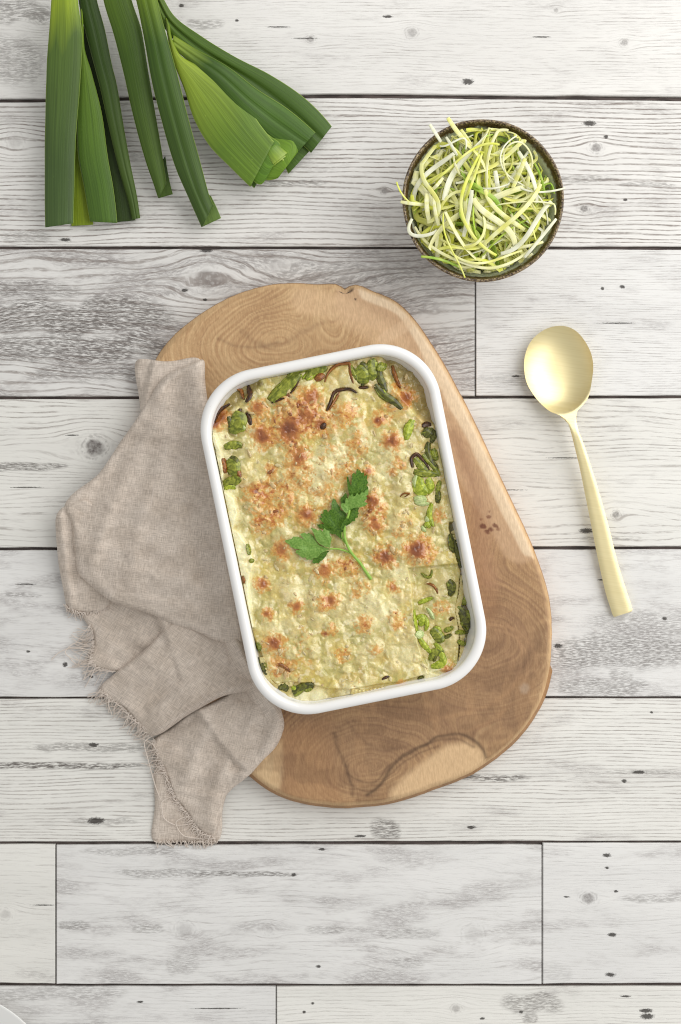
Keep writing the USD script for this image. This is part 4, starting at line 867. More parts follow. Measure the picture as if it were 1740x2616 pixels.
inside = g.mix(sp2.step(.35, .65), srgb(222, 230, 208), srgb(234, 238, 222))
inside = g.mix(sp1.step(.62, .74) * .25, inside, srgb(120, 128, 90))
brn = g.mix(sp1.step(.40, .64), srgb(58, 42, 28), srgb(108, 86, 54))
incol = g.mix(bandm, inside, brn)
glz_in = g.done('glaze_inside', g.bsdf(base_color=incol, roughness=.2, specular_ior_level=.5, normal=g.bump(sp2, .0006, .2)))
g = Graph(); X, Y, Z = g.pos(); sp1 = g.noise(X / 1.0, Y / 1.0, Z / 1.0, 3., .7); sp2 = g.noise(X / 4., Y / 4., Z / 5., 3.)
zz = Z + (sp1 - .5) * 4 + (sp2 - .5) * 5
outc = g.mix(zz.step(54, 58.5), g.mix(sp2.step(.35, .65), srgb(176, 168, 160), srgb(205, 200, 194)), g.mix(sp1.step(.40, .62), srgb(50, 36, 30), srgb(116, 88, 58)))
glz_out = g.done('glaze_outside', g.bsdf(base_color=outc, roughness=.22, specular_ior_level=.5, normal=g.bump(sp2, .0006, .2)))
g = Graph(); X, Y, Z = g.pos(); sp1 = g.noise(X / 1.6, Y / 1.6, Z / 1.6, 3., .75); sp2 = g.noise(X / 9., Y / 9., 0., 2.)
rimc = g.mix(sp1.step(.44, .66), g.mix(sp2.step(.4, .6), srgb(56, 40, 30), srgb(84, 66, 46)), srgb(176, 156, 120))
glz_rim = g.done('glaze_rim', g.bsdf(base_color=rimc, roughness=.22, specular_ior_level=.55, normal=g.bump(sp1, .0006, .3)))
bowl = thing('bowl', (bx0, by0, 0), 'round stoneware bowl with speckled brown rim and pale green glaze inside', 'bowl')
v_, f_ = lathe([(24, 0.3), (28, 0.2), (29, 3.0), (31, 5.5), (42, 13), (52, 26), (58.6, 41), (63.0, 53), (64.9, 59.5)], wob=.004); part(bowl, 'outer_wall', v_, f_, glz_out)
v_, f_ = lathe([(64.9, 59.5), (65.0, 61.0), (64.6, 61.9), (63.8, 62.3), (62.9, 61.9), (62.4, 60.8), (62.1, 59.5)], wob=.004); part(bowl, 'rim', v_, f_, glz_rim)
v_, f_ = lathe([(62.1, 59.5), (59.8, 54), (55, 42), (48.5, 28), (40, 16), (30, 9), (14, 7), (0.2, 6.8)], wob=.004); part(bowl, 'inner_wall', v_, f_, glz_in)

def strand_mat(name, a, b_, seed):
    g = Graph(); u, v_ = g.uv()
    n_ = g.noise(u * 8., v_ * 1.2, seed, 2.); l_ = g.noise(v_ * 1.3, 0., seed + 3., 1.)
    c_ = g.mix(l_.step(.35, .65), a, b_); c_ = g.mul(1., c_, g.mix(n_.step(.3, .7), (.88, .89, .84), (1.06, 1.06, 1.06)))
    h_ = g.bsdf(base_color=c_, roughness=.32, specular_ior_level=.5, normal=g.bump(n_, .0003, .3))
    t_ = g.node('translucent_bsdf', 'BSDF', color=g.mix(.5, c_, (1., 1., .92)))
    return g.done(name, g.node('mix_closure', 'closure', fac=.16, closure1=h_, closure2=t_))
SM = {'white': [strand_mat('strand_white', srgb(246, 246, 214), srgb(252, 252, 236), 1), strand_mat('strand_cream', srgb(246, 244, 172), srgb(252, 250, 212), 2)],
      'yellow': [strand_mat('strand_yellow', srgb(248, 246, 142), srgb(252, 252, 196), 3), strand_mat('strand_lime', srgb(238, 243, 92), srgb(248, 248, 158), 4)],
      'green': [strand_mat('strand_green', srgb(186, 220, 72), srgb(218, 234, 116), 5), strand_mat('strand_deep_green', srgb(150, 190, 54), srgb(190, 214, 92), 6)]}
def ribbon(path, wd, roll, taper=.8):
    """A flat strip along a 3-D path (metres); wd in metres; roll turns its face about the path."""
    n = len(path); t = np.gradient(path, axis=0); t /= np.linalg.norm(t, axis=1, keepdims=True) + 1e-12
    side = np.cross(t, [0, 0, 1.0]); side /= np.linalg.norm(side, axis=1, keepdims=True) + 1e-9
    up = np.cross(side, t)
    rl = np.broadcast_to(np.asarray(roll, float), (n,))[:, None]
    a = side * np.cos(rl) + up * np.sin(rl); nn_ = np.cross(a, t)
    s = np.linspace(0, 1, n); half = wd / 2 * (1 - (1 - taper) * np.abs(2 * s - 1) ** 3)
    k = np.array([-1, -.5, 0, .5, 1.0])
    S = path[:, None] + a[:, None] * (half[:, None] * k[None])[..., None] - nn_[:, None] * ((k[None] ** 2) * half[:, None] * .12)[..., None]
    th = .00045
    B_ = S - nn_[:, None] * th
    m = 5; o = n * m; idx = np.arange(o).reshape(n, m)
    q = np.stack([idx[:-1, :-1], idx[:-1, 1:], idx[1:, 1:], idx[1:, :-1]], -1).reshape(-1, 4)
    loop = np.r_[idx[0, :], idx[1:, -1], idx[-1, -2::-1], idx[-2:0:-1, 0]]; l2 = np.roll(loop, -1)
    quads = np.vstack([q, q[:, ::-1] + o, np.stack([l2, loop, loop + o, l2 + o], -1)])
    uv = np.stack(np.meshgrid(np.linspace(0, 1, m), s * 4), -1).reshape(-1, 2)
    return np.vstack([S.reshape(-1, 3), B_.reshape(-1, 3)]), np.vstack([quads[:, [0, 1, 2]], quads[:, [0, 2, 3]]]), np.vstack([uv, uv])
def ZS(x, y): return (980 + np.asarray(x, float) / 3.136) / 1.1097, (270 + np.asarray(y, float) / 3.136) / 1.1097
sr = np.random.default_rng(12)
def inner_r(z):
    return np.interp(z, [.007, .009, .016, .028, .042, .054, .0595, .08], [.014, .030, .040, .0485, .055, .0594, .0613, .0613])
def strand(path, wd, tone, roll, label=None):
    vv, ff, uv = ribbon(path, wd, roll)
    c = path.mean(0) - [bx0, by0, 0]; rr0 = math.hypot(c[0], c[1])
    where = 'at the middle' if rr0 < .016 else 'in the ' + ('upper' if c[1] > 0 else 'lower') + (' right' if c[0] > 0 else ' left') + ' quarter'
    low = path[:, 2].max() < .052
    look = ('thin' if wd < .002 else 'narrow' if wd < .003 else 'medium wide' if wd < .0042 else 'broad') + {'white': ' white', 'yellow': ' pale yellow', 'green': ' green'}[tone]
    lb = f"{look} leek strand {'deep down ' if low else ''}{where} of the heap"; gr = lb.replace('strand', 'strands')
    single('leek_strand', vv, ff, SM[tone][sr.integers(2)], label or lb, 'leek strand', None if label else gr, uv=uv)
# the heap: arcs laid over one another, rising towards the middle
for i in range(245):
    lay = i / 245
    zl = .032 + .029 * lay ** .8
    rmax = inner_r(zl) - .003
    tone = sr.choice(['white', 'yellow', 'green'], p=[.22, .66, .12] if lay > .5 else [.20, .66, .14])
    wd = sr.choice([.0015, .0024, .0034, .0050], p=[.28, .34, .25, .13])
    L_ = sr.uniform(.045, .11); cv = sr.normal(0, 13); cv += np.sign(cv) * 4
    n = 22; s = (np.linspace(0, 1, n) - .5) * L_
    h0 = sr.uniform(0, 6.28); c = sr.uniform(0, 1) ** .5 * rmax * .84; ca = sr.uniform(0, 6.28)
    hd_ = h0 + cv * s + sr.normal(0, .5) * np.sin(s / L_ * 6 + sr.uniform(0, 6))
    ds = L_ / (n - 1); xy = np.c_[np.cumsum(np.cos(hd_)), np.cumsum(np.sin(hd_))] * ds
    xy += -xy[n // 2] + c * np.array([math.cos(ca), math.sin(ca)])
    r = np.linalg.norm(xy, axis=1); lim = rmax
    xy *= np.where(r > lim, (lim - .0015 + .0025 * np.tanh((r - lim) / .02)) / np.maximum(r, 1e-6), 1)[:, None]
    r = np.linalg.norm(xy, axis=1)
    z = zl + .006 * (1 - (r / .06) ** 2) * lay + .004 * np.sin(np.linspace(0, np.pi, n)) * sr.uniform(-.3, 1) + .0025 * np.sin(np.linspace(0, sr.uniform(2, 9), n) + sr.uniform(0, 6))
    strand(np.c_[bx0 + xy[:, 0], by0 + xy[:, 1], z], wd, tone, sr.normal(0, .45) + np.linspace(0, sr.normal(0, .7), n))
rest = []; ruv = []                                   # the fine shreds that fill the heap between the strands
for i in range(340):
    L_ = sr.uniform(.03, .07); cv = sr.normal(0, 18); n = 12; s = (np.linspace(0, 1, n) - .5) * L_; zl = sr.uniform(.036, .053); rmax = inner_r(zl) - .003
    hd_ = sr.uniform(0, 6.28) + cv * s; xy = np.c_[np.cumsum(np.cos(hd_)), np.cumsum(np.sin(hd_))] * L_ / (n - 1); ca = sr.uniform(0, 6.28)
    xy += -xy[n // 2] + sr.uniform(0, 1) ** .5 * rmax * .9 * np.array([math.cos(ca), math.sin(ca)])
    r = np.linalg.norm(xy, axis=1); xy *= np.minimum(1, (rmax - .001) / np.maximum(r, 1e-6))[:, None]; r = np.linalg.norm(xy, axis=1)
    q = ribbon(np.c_[bx0 + xy[:, 0], by0 + xy[:, 1], zl + .004 * (1 - (r / .06) ** 2) + .001 * np.sin(s / L_ * 7 + ca)], sr.choice([.0012, .002, .003]), sr.normal(0, .3), .6)
    rest.append(q[:2]); ruv.append(q[2])
vv, ff = cat(rest)
single('fine_leek_shreds', vv, ff, SM['yellow'][1], 'fine yellow-green leek shreds filling the speckled bowl beneath the longer strands', 'leek shreds', kind='stuff', uv=np.vstack(ruv))
pm = .348 / 1.1097 / 3.136 / 1000
named = [
 ([(515, 95), (590, 205), (705, 335)], 44, 'yellow', [.070, .068, .064], 'broad pale yellow strand sticking out over the top left rim of the bowl'),
 ([(370, 148), (420, 225), (462, 290)], 34, 'white', [.068, .067, .064], 'translucent white strand poking past the upper left rim of the bowl'),
 ([(565, 380), (400, 500), (270, 640), (243, 760)], 46, 'white', [.068, .064, .062, .056], 'long tapering white strand hugging the left inside of the bowl'),
 ([(930, 312), (800, 312), (620, 420), (480, 545), (375, 625)], 24, 'yellow', [.069, .071, .071, .069, .064], 'bright yellow strand arching over the upper left of the heap'),
 ([(770, 390), (665, 600), (620, 800), (700, 1020), (905, 1200)], 32, 'yellow', [.068, .073, .074, .071, .064], 'long yellow strand sweeping in a bow down the middle of the heap'),
 ([(1260, 625), (1150, 800), (1000, 940), (800, 1115)], 42, 'yellow', [.066, .073, .073, .067], 'straight pale yellow strand crossing the right half of the heap diagonally'),
 ([(720, 740), (880, 900), (1010, 1005), (1055, 1120)], 62, 'white', [.069, .070, .069, .063], 'widest cream strand lying diagonally in the middle of the heap'),
 ([(815, 670), (880, 800), (1000, 905), (1130, 995)], 46, 'yellow', [.071, .069, .067, .062], None),
 ([(708, 675), (692, 800), (640, 1050)], 42, 'white', [.076, .073, .066], 'short blunt cream strand standing proud at the centre of the heap'),
 ([(1455, 660), (1340, 685), (1220, 690), (1090, 655)], 20, 'white', [.064, .066, .067, .066], 'thin white strand reaching over the right rim of the bowl'),
 ([(1015, 605), (962, 470), (995, 325), (1080, 288), (1168, 360), (1190, 490), (1090, 612)], 17, 'white', [.066, .070, .073, .073, .072, .068, .064], 'thin white strand curled into a loop at the upper right of the heap'),
 ([(1135, 420), (1090, 530), (1035, 655)], 42, 'yellow', [.070, .072, .071], None),
 ([(1080, 365), (1160, 500), (1215, 640), (1230, 780)], 42, 'white', [.067, .070, .069, .062], None),
 ([(1345, 765), (1200, 960), (1100, 1100), (940, 1185)], 46, 'white', [.064, .068, .067, .062], 'broad white strand along the lower right side of the heap'),
 ([(1385, 905), (1260, 1060), (1130, 1215)], 32, 'white', [.065, .066, .063], None),
 ([(250, 970), (400, 1140), (620, 1250), (860, 1300), (1050, 1240), (1180, 1150)], 30, 'white', [.060, .063, .065, .064, .063, .061], 'long pale strand curving along the lower rim of the bowl'),
 ([(480, 1100), (600, 1220), (760, 1262), (930, 1225), (1110, 1160)], 24, 'yellow', [.062, .066, .067, .066, .062], None),
 ([(482, 860), (500, 1050), (585, 1230), (652, 1378)], 17, 'yellow', [.070, .070, .067, .066], 'thin yellow strand hanging over the bottom rim of the bowl'),
 ([(105, 610), (150, 710), (255, 805)], 17, 'yellow', [.066, .066, .063], 'thin yellow strand sticking out past the left rim of the bowl'),
 ([(135, 768), (235, 785), (325, 792)], 34, 'white', [.065, .066, .064], 'short white strand lying across the left rim of the bowl'),
 ([(350, 700), (352, 850), (372, 935)], 46, 'white', [.066, .067, .063], None), ([(475, 575), (425, 640), (350, 700)], 34, 'white', [.067, .069, .066], None),
 ([(300, 1208), (450, 1230), (620, 1300)], 26, 'green', [.065, .064, .061], 'bright green strand poking over the lower left rim of the bowl'),
 ([(495, 850), (550, 960), (620, 1080), (755, 1235)], 40, 'white', [.070, .070, .068, .062], None),
 ([(228, 905), (225, 1030), (330, 1040), (430, 1000)], 34, 'white', [.064, .065, .066, .065], 'bent white strand folded at the lower left rim of the bowl'),
 ([(895, 520), (910, 620), (925, 710)], 44, 'white', [.070, .070, .066], None), ([(500, 1155), (700, 1110), (880, 1060)], 30, 'white', [.064, .066, .065], None),
 ([(740, 905), (860, 975), (960, 985)], 46, 'white', [.066, .069, .066], None), ([(620, 190), (700, 310)], 34, 'yellow', [.062, .064], None),
 ([(780, 660), (900, 660), (1010, 625)], 18, 'white', [.069, .071, .069], None), ([(400, 720), (420, 880), (440, 960)], 34, 'white', [.068, .069, .066], None),
 ([(680, 600), (760, 650), (830, 690)], 34, 'green', [.070, .071, .068], None), ([(1210, 460), (1270, 600), (1290, 720)], 24, 'green', [.060, .063, .060], None), ([(880, 230), (800, 260), (760, 330)], 14, 'green', [.062, .063, .061], None),
 ([(985, 210), (1050, 225), (1110, 285)], 14, 'yellow', [.060, .060, .058], None), ([(800, 275), (920, 262), (1010, 300)], 40, 'green', [.050, .052, .052], None), ([(300, 560), (330, 480), (440, 400)], 40, 'yellow', [.055, .058, .060], None),
 ([(560, 400), (580, 490), (612, 550)], 22, 'white', [.069, .070, .067], None), ([(500, 250), (545, 320), (590, 400)], 28, 'white', [.066, .068, .067], None), ([(450, 320), (560, 290), (640, 260), (660, 350)], 18, 'white', [.066, .068, .069, .066], None),
 ([(1280, 1090), (1150, 1125), (1020, 1140)], 30, 'white', [.062, .064, .064], None), ([(650, 760), (700, 640), (760, 470), (790, 380)], 26, 'yellow', [.069, .072, .071, .068], None)]
for (pth, wd, tone, zs, lb) in named:
    q = np.array(pth, float); n = 30
    d = np.r_[0, np.cumsum(np.linalg.norm(np.diff(q, axis=0), axis=1))]; t = np.linspace(0, d[-1], n)
    fn = CubicSpline if len(q) > 2 else (lambda a, b: (lambda tt: np.interp(tt, a, b)))
    px_ = np.stack([fn(d, q[:, k])(t) for k in (0, 1)], -1); z = np.interp(t, d, zs) + .0006 * np.sin(t / 40)
    u_, v2 = ZS(px_[:, 0], px_[:, 1])
    strand(P(u_, v2, z), wd * pm * .82, tone, sr.normal(0, .15) + np.linspace(0, sr.normal(0, .25), n), lb)

# ------------------------------------------------------------------ serving spoon
def ZQ(x, y): return (1300 + np.asarray(x, float) / 2.875) / 1.1097, (800 + np.asarray(y, float) / 2.875) / 1.1097
g = Graph(); X, Y, Z = g.pos()
br_ = g.noise(X / 6. + Y / 1.0, Y / 14., Z / 14., 3., .6)
brass = g.done('brushed_brass', g.bsdf(base_color=g.mix(br_.step(.3, .7), srgb(236, 222, 172), srgb(242, 229, 182)), metallic=1.0, roughness=.44, normal=g.bump(br_, .00004, .06)))
spoon = thing('serving_spoon', (*P(*ZQ(500, 1100))[:2], 0), 'brushed brass serving spoon lying to the right of the cutting board', 'spoon')
bl = [(366, 93, 374, 93), (310, 102, 440, 102), (250, 128, 495, 132), (190, 175, 545, 185), (150, 228, 577, 235), (122, 300, 606, 300), (112, 370, 619, 370), (116, 440, 618, 440), (132, 510, 608, 510), (165, 575, 596, 580), (205, 630, 582, 622), (260, 688, 556, 662), (325, 732, 522, 697), (385, 756, 503, 722), (412, 775, 496, 748)]
hl = [(385, 756, 503, 722), (412, 775, 496, 748), (432, 805, 495, 785), (450, 855, 509, 850), (466, 910, 530, 905), (484, 985, 556, 975), (515, 1110, 600, 1110), (560, 1330, 668, 1330), (610, 1580, 737, 1580), (660, 1830, 800, 1830), (716, 2070, 868, 2050), (748, 2170, 898, 2140), (766, 2222, 907, 2180), (776, 2232, 902, 2192)]
zrow = [(100, .011), (400, .0112), (640, .0125), (760, .0165), (860, .019), (1000, .0175), (1400, .012), (2230, .0045)]
def rowgrid(rows, n, cols):
    q = np.array(rows, float); d = np.r_[0, np.cumsum(np.linalg.norm(np.diff(q.reshape(-1, 2, 2).mean(1), axis=0), axis=1))]
    # cluster samples on the given rows
    s = np.interp(np.linspace(0, len(q) - 1, n), np.arange(len(q)), d)
    R = np.stack([PchipInterpolator(d, q[:, k])(s) for k in range(4)], -1); k = np.linspace(-1, 1, cols)
    return R[:, None, :2] * ((1 - k) / 2)[None, :, None] + R[:, None, 2:] * ((1 + k) / 2)[None, :, None], k
def spoon_z(y): return PchipInterpolator([a for a, _ in zrow], [b for _, b in zrow])(np.clip(y, 100, 2230))
blq = np.array(bl, float); mt = smooth_ring(np.vstack([[[370, 92.5]], blq[1:, :2], blq[:0:-1, 2:]]), 160)
cen = np.array([366., 420.]); rho = np.linspace(0, 1, 34) ** .8
S = cen + (mt - cen)[None] * rho[:, None, None]
zz = spoon_z(S[..., 1]) - .0105 * np.clip(1 - (((S[..., 0] - 366 - .02 * (S[..., 1] - 400)) / 256) ** 2 + ((S[..., 1] - 405) / 335) ** 2) ** 1.3, 0, 1)
u_, v2 = ZQ(S[..., 0], S[..., 1]); T = P(u_, v2, zz); Bm = T - [0, 0, .0011]
n_, m_ = T.shape[:2]; idx = np.arange(n_ * m_).reshape(n_, m_); i2 = np.roll(idx, -1, 1); o = n_ * m_
q = np.stack([idx[:-1], idx[1:], i2[1:], i2[:-1]], -1).reshape(-1, 4)
e_ = np.cross(T[1, 0] - T[0, 0], T[1, 1] - T[0, 0])[2]
if e_ < 0: q = q[:, ::-1]
sd = np.stack([idx[-1], i2[-1], i2[-1] + o, idx[-1] + o], -1)
if e_ > 0: sd = sd[:, ::-1]
quads = np.vstack([q, q[:, ::-1] + o, sd]); ff = np.vstack([quads[:, [0, 1, 2]], quads[:, [0, 2, 3]]])
part(spoon, 'spoon_bowl', np.vstack([T.reshape(-1, 3), Bm.reshape(-1, 3)]), ff, brass, smooth=50)
G_, k = rowgrid(hl, 90, 15)
zz = spoon_z(G_[..., 1]) + .0010 * (1 - np.abs(k[None]) ** 4) * sstep(760, 900, G_[..., 1]) - .0001
u_, v2 = ZQ(G_[..., 0], G_[..., 1]); vv, ff = shell(P(u_, v2, zz), .0032); part(spoon, 'handle', vv, ff, brass, smooth=50)

# ------------------------------------------------------------------ linen napkin
g = Graph(); u, v_ = g.uv()
w1 = g.noise(u / .55, v_ / 9., 0., 2., .6); w2_ = g.noise(u / 9., v_ / .55, 5., 2., .6)
s1 = g.noise(u / .8, v_ / 38., 11., 1.).step(.665, .74); s2 = g.noise(u / 38., v_ / .8, 17., 1.).step(.665, .74)
wv = w1 + w2_
pt = g.noise(u / 25., v_ / 25., 3., 3.)
c_ = g.mix(pt.step(.3, .7), srgb(202, 189, 176), srgb(217, 205, 193))
c_ = g.mul(1., c_, g.mix(wv.step(.75, 1.25), (.74, .73, .72), (1.14, 1.14, 1.14)))
c_ = g.mix(s1.max(s2) * .8, c_, srgb(214, 202, 192))
cr = ((u * (2 * math.pi / 1.15)).sin() * (v_ * (2 * math.pi / 1.15)).sin())
linen = g.done('linen', g.bsdf(base_color=c_, roughness=.85, specular_ior_level=.15, sheen_weight=.12, sheen_roughness=.4, normal=g.bump(wv + cr * .12, .0007, .6)))
g = Graph(); X, Y, Z = g.pos()
thr = g.done('linen_thread', g.bsdf(base_color=g.mix(g.noise(X / 6., Y / 6., 0., 2.), srgb(206, 192, 180), srgb(232, 222, 212)), roughness=.85))
nap = thing('napkin', (*P(360, 1400)[:2], 0), 'crumpled taupe linen napkin with frayed edges, tucked beside the white dish', 'napkin')
sheets = []; suv = []
BPOLY = Polygon(ringp)
def sheet(outline, ctrl, rdg=(), er=9, th=.0022, dirn=0., sp=5.0, wr=.0026, seed=0, nring=None, lift=.0):
    """A fold of the cloth: outline in photo pixels, ctrl heights (x, y, z mm), rdg ridges (points, height mm, width px)."""
    L = LineString(outline + outline[:1]).length
    ring = smooth_ring(outline, int(L / 5.5)) if nring is None else nring
    ring = ring + np.c_[fb(ring[:, 0], ring[:, 1], 26, 2, seed) - .5, fb(ring[:, 0], ring[:, 1], 26, 2, seed + 1) - .5] * 2
    pg = Polygon(ring).buffer(0); pg = max(getattr(pg, 'geoms', [pg]), key=lambda p: p.area)
    pp, tt_, nb_ = poly_grid(pg, sp)
    rg = pp[:nb_]
    ct = np.array(ctrl, float)
    z = RBFInterpolator(ct[:, :2], ct[:, 2] / 1000, kernel='linear' if len(ct) < 4 else 'thin_plate_spline', smoothing=1.0)(pp)
    z = np.clip(z, ct[:, 2].min() / 1000 - .001, ct[:, 2].max() / 1000 + .002)
    ca, sa = math.cos(dirn), math.sin(dirn)
    a_, b_ = pp[:, 0] * ca + pp[:, 1] * sa, -pp[:, 0] * sa + pp[:, 1] * ca
    z = z + (fb(a_ / 5.0, b_, 40, 3, seed + 3) - .5) * wr * 3 + (fb(a_, b_, 22, 2, seed + 4) - .5) * wr
    for (q, hgt_, w_) in rdg:
        d = shapely.distance(shapely.points(pp), LineString(smooth_ring(q, 30, closed=False)))
        z = z + 2.3 * hgt_ / 1000 * np.exp(-(d / w_) ** 2)
    bd = shapely.distance(shapely.points(pp), BPOLY.exterior); bd = np.where(shapely.contains_xy(BPOLY, pp[:, 0], pp[:, 1]), bd, -bd)
    fl = BZ * sstep(-22, 2, bd) + (.0012 + th) * sstep(-22, -10, bd) + lift; z = np.where(z < fl, fl + (z - fl) * .12, z)
    d = dist_ring(pp, rg); t = np.clip(1 - d / er, 0, 1)
    z = z - th * (1 - np.sqrt(np.clip(1 - t ** 2, 0, 1)))
    top = P(pp[:, 0], pp[:, 1], z)
    tg = np.roll(rg, -1, 0) - np.roll(rg, 1, 0); nr = np.c_[-tg[:, 1], tg[:, 0]]; nr /= np.linalg.norm(nr, axis=1, keepdims=True) + 1e-9
    if not Polygon(rg).exterior.is_ccw: nr = -nr
    i1 = rg + nr * er * .35; i2 = rg + nr * er * 1.2
    l1 = P(i1[:, 0], i1[:, 1], z[:nb_] - th * .7); l2 = P(i2[:, 0], i2[:, 1], z[:nb_] - th)
    o1, o2 = len(top), len(top) + nb_
    k = np.arange(nb_); k2 = (k + 1) % nb_
    f1 = tt_.copy()
    nz = np.cross(top[f1[:, 1]] - top[f1[:, 0]], top[f1[:, 2]] - top[f1[:, 0]])[:, 2].sum()
    if nz < 0: f1 = f1[:, ::-1]
    sk = np.vstack([np.c_[k, k2, o1 + k2], np.c_[k, o1 + k2, o1 + k], np.c_[o1 + k, o1 + k2, o2 + k2], np.c_[o1 + k, o2 + k2, o2 + k]])
    e = np.cross(top[k2[0]] - top[0], l1[0] - top[0]); outw = -(P(i1[:1, 0], i1[:1, 1], 0)[0] - P(rg[:1, 0], rg[:1, 1], 0)[0])
    if e @ outw < 0: sk = sk[:, ::-1]
    vv = np.vstack([top, l1, l2]); uvp = np.vstack([pp, i1, i2])
    uv = np.c_[uvp[:, 0] * ca + uvp[:, 1] * sa, -uvp[:, 0] * sa + uvp[:, 1] * ca] * .37 + seed * 13.7
    sheets.append((vv, np.vstack([f1, sk]))); suv.append(uv)
    return lambda q: RBFInterpolator(ct[:, :2], ct[:, 2] / 1000, kernel='linear' if len(ct) < 4 else 'thin_plate_spline', smoothing=1.0)(np.atleast_2d(np.asarray(q, float)))
# lowest strip on the table, bottom
zG = sheet([(362, 1760), (440, 1740), (530, 1760), (525, 1820), (512, 1870), (500, 1938), (455, 1941), (400, 1940), (358, 1940), (356, 1860)], [(360, 1780, 6), (520, 1780, 14), (360, 1930, 3.5), (500, 1930, 3.5)], dirn=.02, seed=1, wr=.0008)
# left under-fold hanging behind, with its frayed end
zC = sheet([(150, 1165), (190, 1150), (240, 1180), (260, 1300), (250, 1400), (190, 1416), (165, 1412), (148, 1370), (134, 1290), (128, 1220), (133, 1180)], [(150, 1180, 24), (240, 1180, 26), (140, 1300, 16), (240, 1330, 16), (170, 1400, 8), (240, 1400, 9)], rdg=[([(140, 1190), (150, 1290), (165, 1390)], 1.5, 9)], dirn=.1, seed=2, th=.003)
zD = sheet([(190, 1370), (300, 1350), (430, 1420), (430, 1480), (330, 1560), (260, 1545), (205, 1525), (215, 1470), (190, 1420)], [(200, 1400, 7), (300, 1360, 12), (420, 1450, 14), (220, 1530, 4), (320, 1550, 6)], dirn=.5, seed=3)
zE = sheet([(228, 1592), (262, 1552), (310, 1515), (360, 1470), (400, 1430), (480, 1430), (560, 1480), (600, 1540), (600, 1580), (540, 1596), (470, 1625), (420, 1655), (385, 1680), (345, 1694), (310, 1660), (268, 1620)],
   [(230, 1590, 5), (300, 1650, 6), (345, 1690, 7), (320, 1530, 15), (400, 1450, 20), (560, 1490, 27), (590, 1570, 27), (450, 1600, 22), (400, 1620, 17)], rdg=[([(590, 1560), (480, 1608), (365, 1676)], 2.2, 14), ([(520, 1520), (440, 1570), (360, 1640)], 1.6, 20), ([(560, 1505), (430, 1555), (330, 1615)], -1.6, 18), ([(420, 1480), (350, 1545), (290, 1590)], 1.5, 20), ([(575, 1575), (470, 1620), (350, 1690)], 2.0, 10)], dirn=.62, seed=4, th=.0032, er=10)
zF = sheet([(352, 1705), (385, 1680), (440, 1640), (520, 1598), (590, 1560), (620, 1590), (648, 1640), (652, 1672), (640, 1712), (606, 1750), (575, 1785), (545, 1808), (518, 1838), (512, 1870), (500, 1905), (492, 1930), (458, 1915), (432, 1880), (402, 1840), (378, 1780)],
   [(355, 1710, 8), (400, 1830, 7), (490, 1925, 6), (520, 1840, 12), (640, 1660, 28), (600, 1590, 27), (480, 1640, 19), (560, 1790, 17), (460, 1750, 13)], rdg=[([(640, 1650), (625, 1700), (560, 1780)], 2.2, 16), ([(600, 1620), (560, 1700), (510, 1790), (480, 1880)], 2.0, 20), ([(590, 1680), (540, 1770)], -1.6, 14), ([(540, 1620), (470, 1700), (430, 1790)], 2.0, 22), ([(560, 1590), (480, 1628), (380, 1695)], -1.5, 16)], dirn=.25, seed=5, th=.0032, er=10)
# rolled fold running down beside the dish
zH = sheet([(520, 1440), (556, 1470), (575, 1520), (610, 1572), (640, 1615), (652, 1650), (648, 1690), (628, 1700), (606, 1660), (575, 1610), (548, 1560), (520, 1500)], [(530, 1460, 34), (560, 1500, 34), (600, 1580, 33), (640, 1640, 32), (640, 1690, 28), (575, 1610, 30)], rdg=[([(545, 1480), (590, 1570), (640, 1650)], 2.5, 12)], dirn=1.0, seed=6, th=.006, er=14)
# back layer at the top and the big front fold
zB = sheet([(318, 828), (360, 830), (420, 827), (462, 828), (470, 850), (430, 900), (330, 960), (318, 900)], [(320, 835, 16), (465, 830, 29), (330, 950, 14), (440, 900, 28)], dirn=.02, seed=7, th=.003)
zA = sheet([(466, 828), (472, 860), (477, 915), (485, 980), (498, 1060), (512, 1150), (530, 1260), (548, 1380), (560, 1470), (556, 1505), (530, 1486), (490, 1472), (450, 1452), (405, 1440), (350, 1415), (300, 1400), (250, 1380), (205, 1345), (182, 1322), (172, 1275), (166, 1230), (160, 1195), (148, 1172), (170, 1135), (225, 1092), (262, 1040), (300, 985), (335, 930), (368, 880), (390, 858), (425, 843), (452, 832)],
   [(465, 835, 33), (480, 930, 36), (510, 1150, 38), (545, 1380, 37), (555, 1490, 36), (440, 1440, 31), (330, 1400, 27), (210, 1340, 21), (165, 1210, 26), (200, 1120, 25), (300, 1000, 27), (380, 870, 31), (350, 1180, 34), (420, 1020, 37), (260, 1240, 29), (430, 1300, 37)],
   rdg=[([(452, 870), (462, 980), (488, 1120), (525, 1330)], 2.0, 20), ([(405, 900), (415, 1040), (440, 1180), (480, 1380)], -2.0, 24), ([(355, 980), (280, 1110), (215, 1290)], 1.6, 16), ([(320, 980), (240, 1100), (185, 1200)], -1.3, 18), ([(400, 1010), (330, 1180), (300, 1330)], 1.2, 18), ([(190, 1240), (290, 1200), (380, 1130)], 1.6, 22), ([(210, 1300), (320, 1260), (410, 1180), (450, 1080)], 1.3, 20), ([(350, 930), (330, 1020), (270, 1110)], -1.2, 24), ([(260, 1370), (370, 1330), (470, 1350)], 1.6, 26), ([(450, 840), (400, 866), (360, 915)], 1.2, 9)], dirn=.14, seed=8, th=.0042, er=12)
vv, ff = cat(sheets)
part(nap, 'cloth', vv, ff, linen, uv=np.vstack(suv))
fr = np.random.default_rng(31)
threads = []
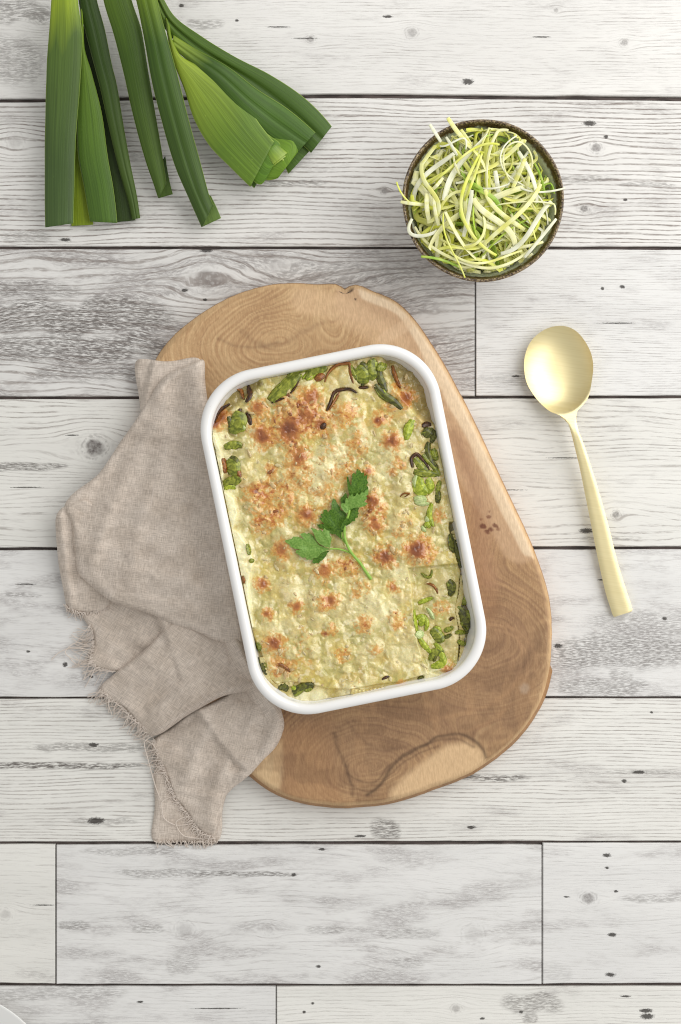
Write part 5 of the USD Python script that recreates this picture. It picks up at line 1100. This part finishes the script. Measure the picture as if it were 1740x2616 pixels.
def fringe(path, zf, out, n, lmin, lmax, curl=1.0, rad=.00034, dz=0.0012):
    q = resample(np.array(path, float), n); z0 = zf(q) + dz
    for i in range(n):
        o = np.array(out, float) + fr.normal(0, .45, 2); o /= np.linalg.norm(o)
        L_ = fr.uniform(lmin, lmax); m = 12; s = np.linspace(0, 1, m); pr = np.array([-o[1], o[0]])
        am = fr.normal(0, 5 * curl); fq = fr.uniform(1.5, 6)
        px_ = q[i] - o * 6 + o * (s * (L_ + 4))[:, None] + pr * (am * np.sin(s * fq) * s + fr.normal(0, 6) * curl * s * s)[:, None]
        z = np.maximum(z0[i] * (1 - s * .75) + .0015 * np.sin(s * 3.1) * fr.uniform(0, 1.2), .0006 + fr.uniform(0, .0012))
        threads.append(tube(P(px_[:, 0], px_[:, 1], z), rad * fr.uniform(.7, 1.2), 5, cap=False))
fringe([(228, 1590), (262, 1615), (305, 1655), (348, 1694)], zE, (-.62, .6), 90, 14, 40)
fringe([(352, 1705), (378, 1780), (402, 1840), (432, 1880), (460, 1916), (492, 1930)], zF, (-.75, .45), 170, 12, 36, 1.8)
fringe([(358, 1940), (400, 1940), (455, 1941), (500, 1938)], zG, (0, 1), 34, 4, 15)
fringe([(150, 1395), (190, 1414), (250, 1402)], zC, (-.1, 1), 42, 8, 22)
fringe([(205, 1440), (212, 1480), (208, 1520), (262, 1546)], zD, (-1, .35), 70, 16, 60, 1.4)
def loose(px, z0, z1, r=.00035):
    q = resample(np.array(px, float), 26); threads.append(tube(P(q[:, 0], q[:, 1], np.linspace(z0, z1, 26)), r, 6, cap=False))
loose([(350, 1695), (332, 1712), (340, 1745), (352, 1790), (365, 1830), (385, 1865), (400, 1880)], .008, .004)
loose([(208, 1500), (170, 1490), (140, 1500), (118, 1520)], .004, .002); loose([(215, 1515), (180, 1520), (150, 1502), (175, 1480), (215, 1478)], .004, .002)
loose([(230, 1530), (190, 1535), (160, 1515)], .004, .002); loose([(395, 1835), (372, 1850), (376, 1880), (410, 1900), (440, 1895)], .008, .006)
loose([(430, 1880), (405, 1895), (425, 1925), (465, 1930)], .008, .005)
vv, ff = cat(threads)
part(nap, 'fringe', vv, ff, thr, kind='stuff')

# ------------------------------------------------------------------ plate, only its edge in the lower left corner
g = Graph(); X, Y, Z = g.pos()
pc = g.done('white_china', g.bsdf(base_color=g.mix(g.noise(X / 30., Y / 30., 0., 2.), (.82, .82, .80), (.85, .85, .84)), roughness=.2))
c = P(-120, 2532, .012); prof = [(0.2, 3.0), (40, 3.0), (62, 4.0), (78, 8.5), (92, 11.6), (93.6, 12.0), (94.3, 11.4), (93.2, 10.4), (78, 7.0), (60, 1.5), (56, .3), (.2, .3)]
bx0, by0 = c[0], c[1]
v_, f_ = lathe(prof, 80); plate = thing('plate', (bx0, by0, 0), 'white round plate cut off by the lower left corner', 'plate')
part(plate, 'plate_body', v_, f_[:, ::-1], pc)
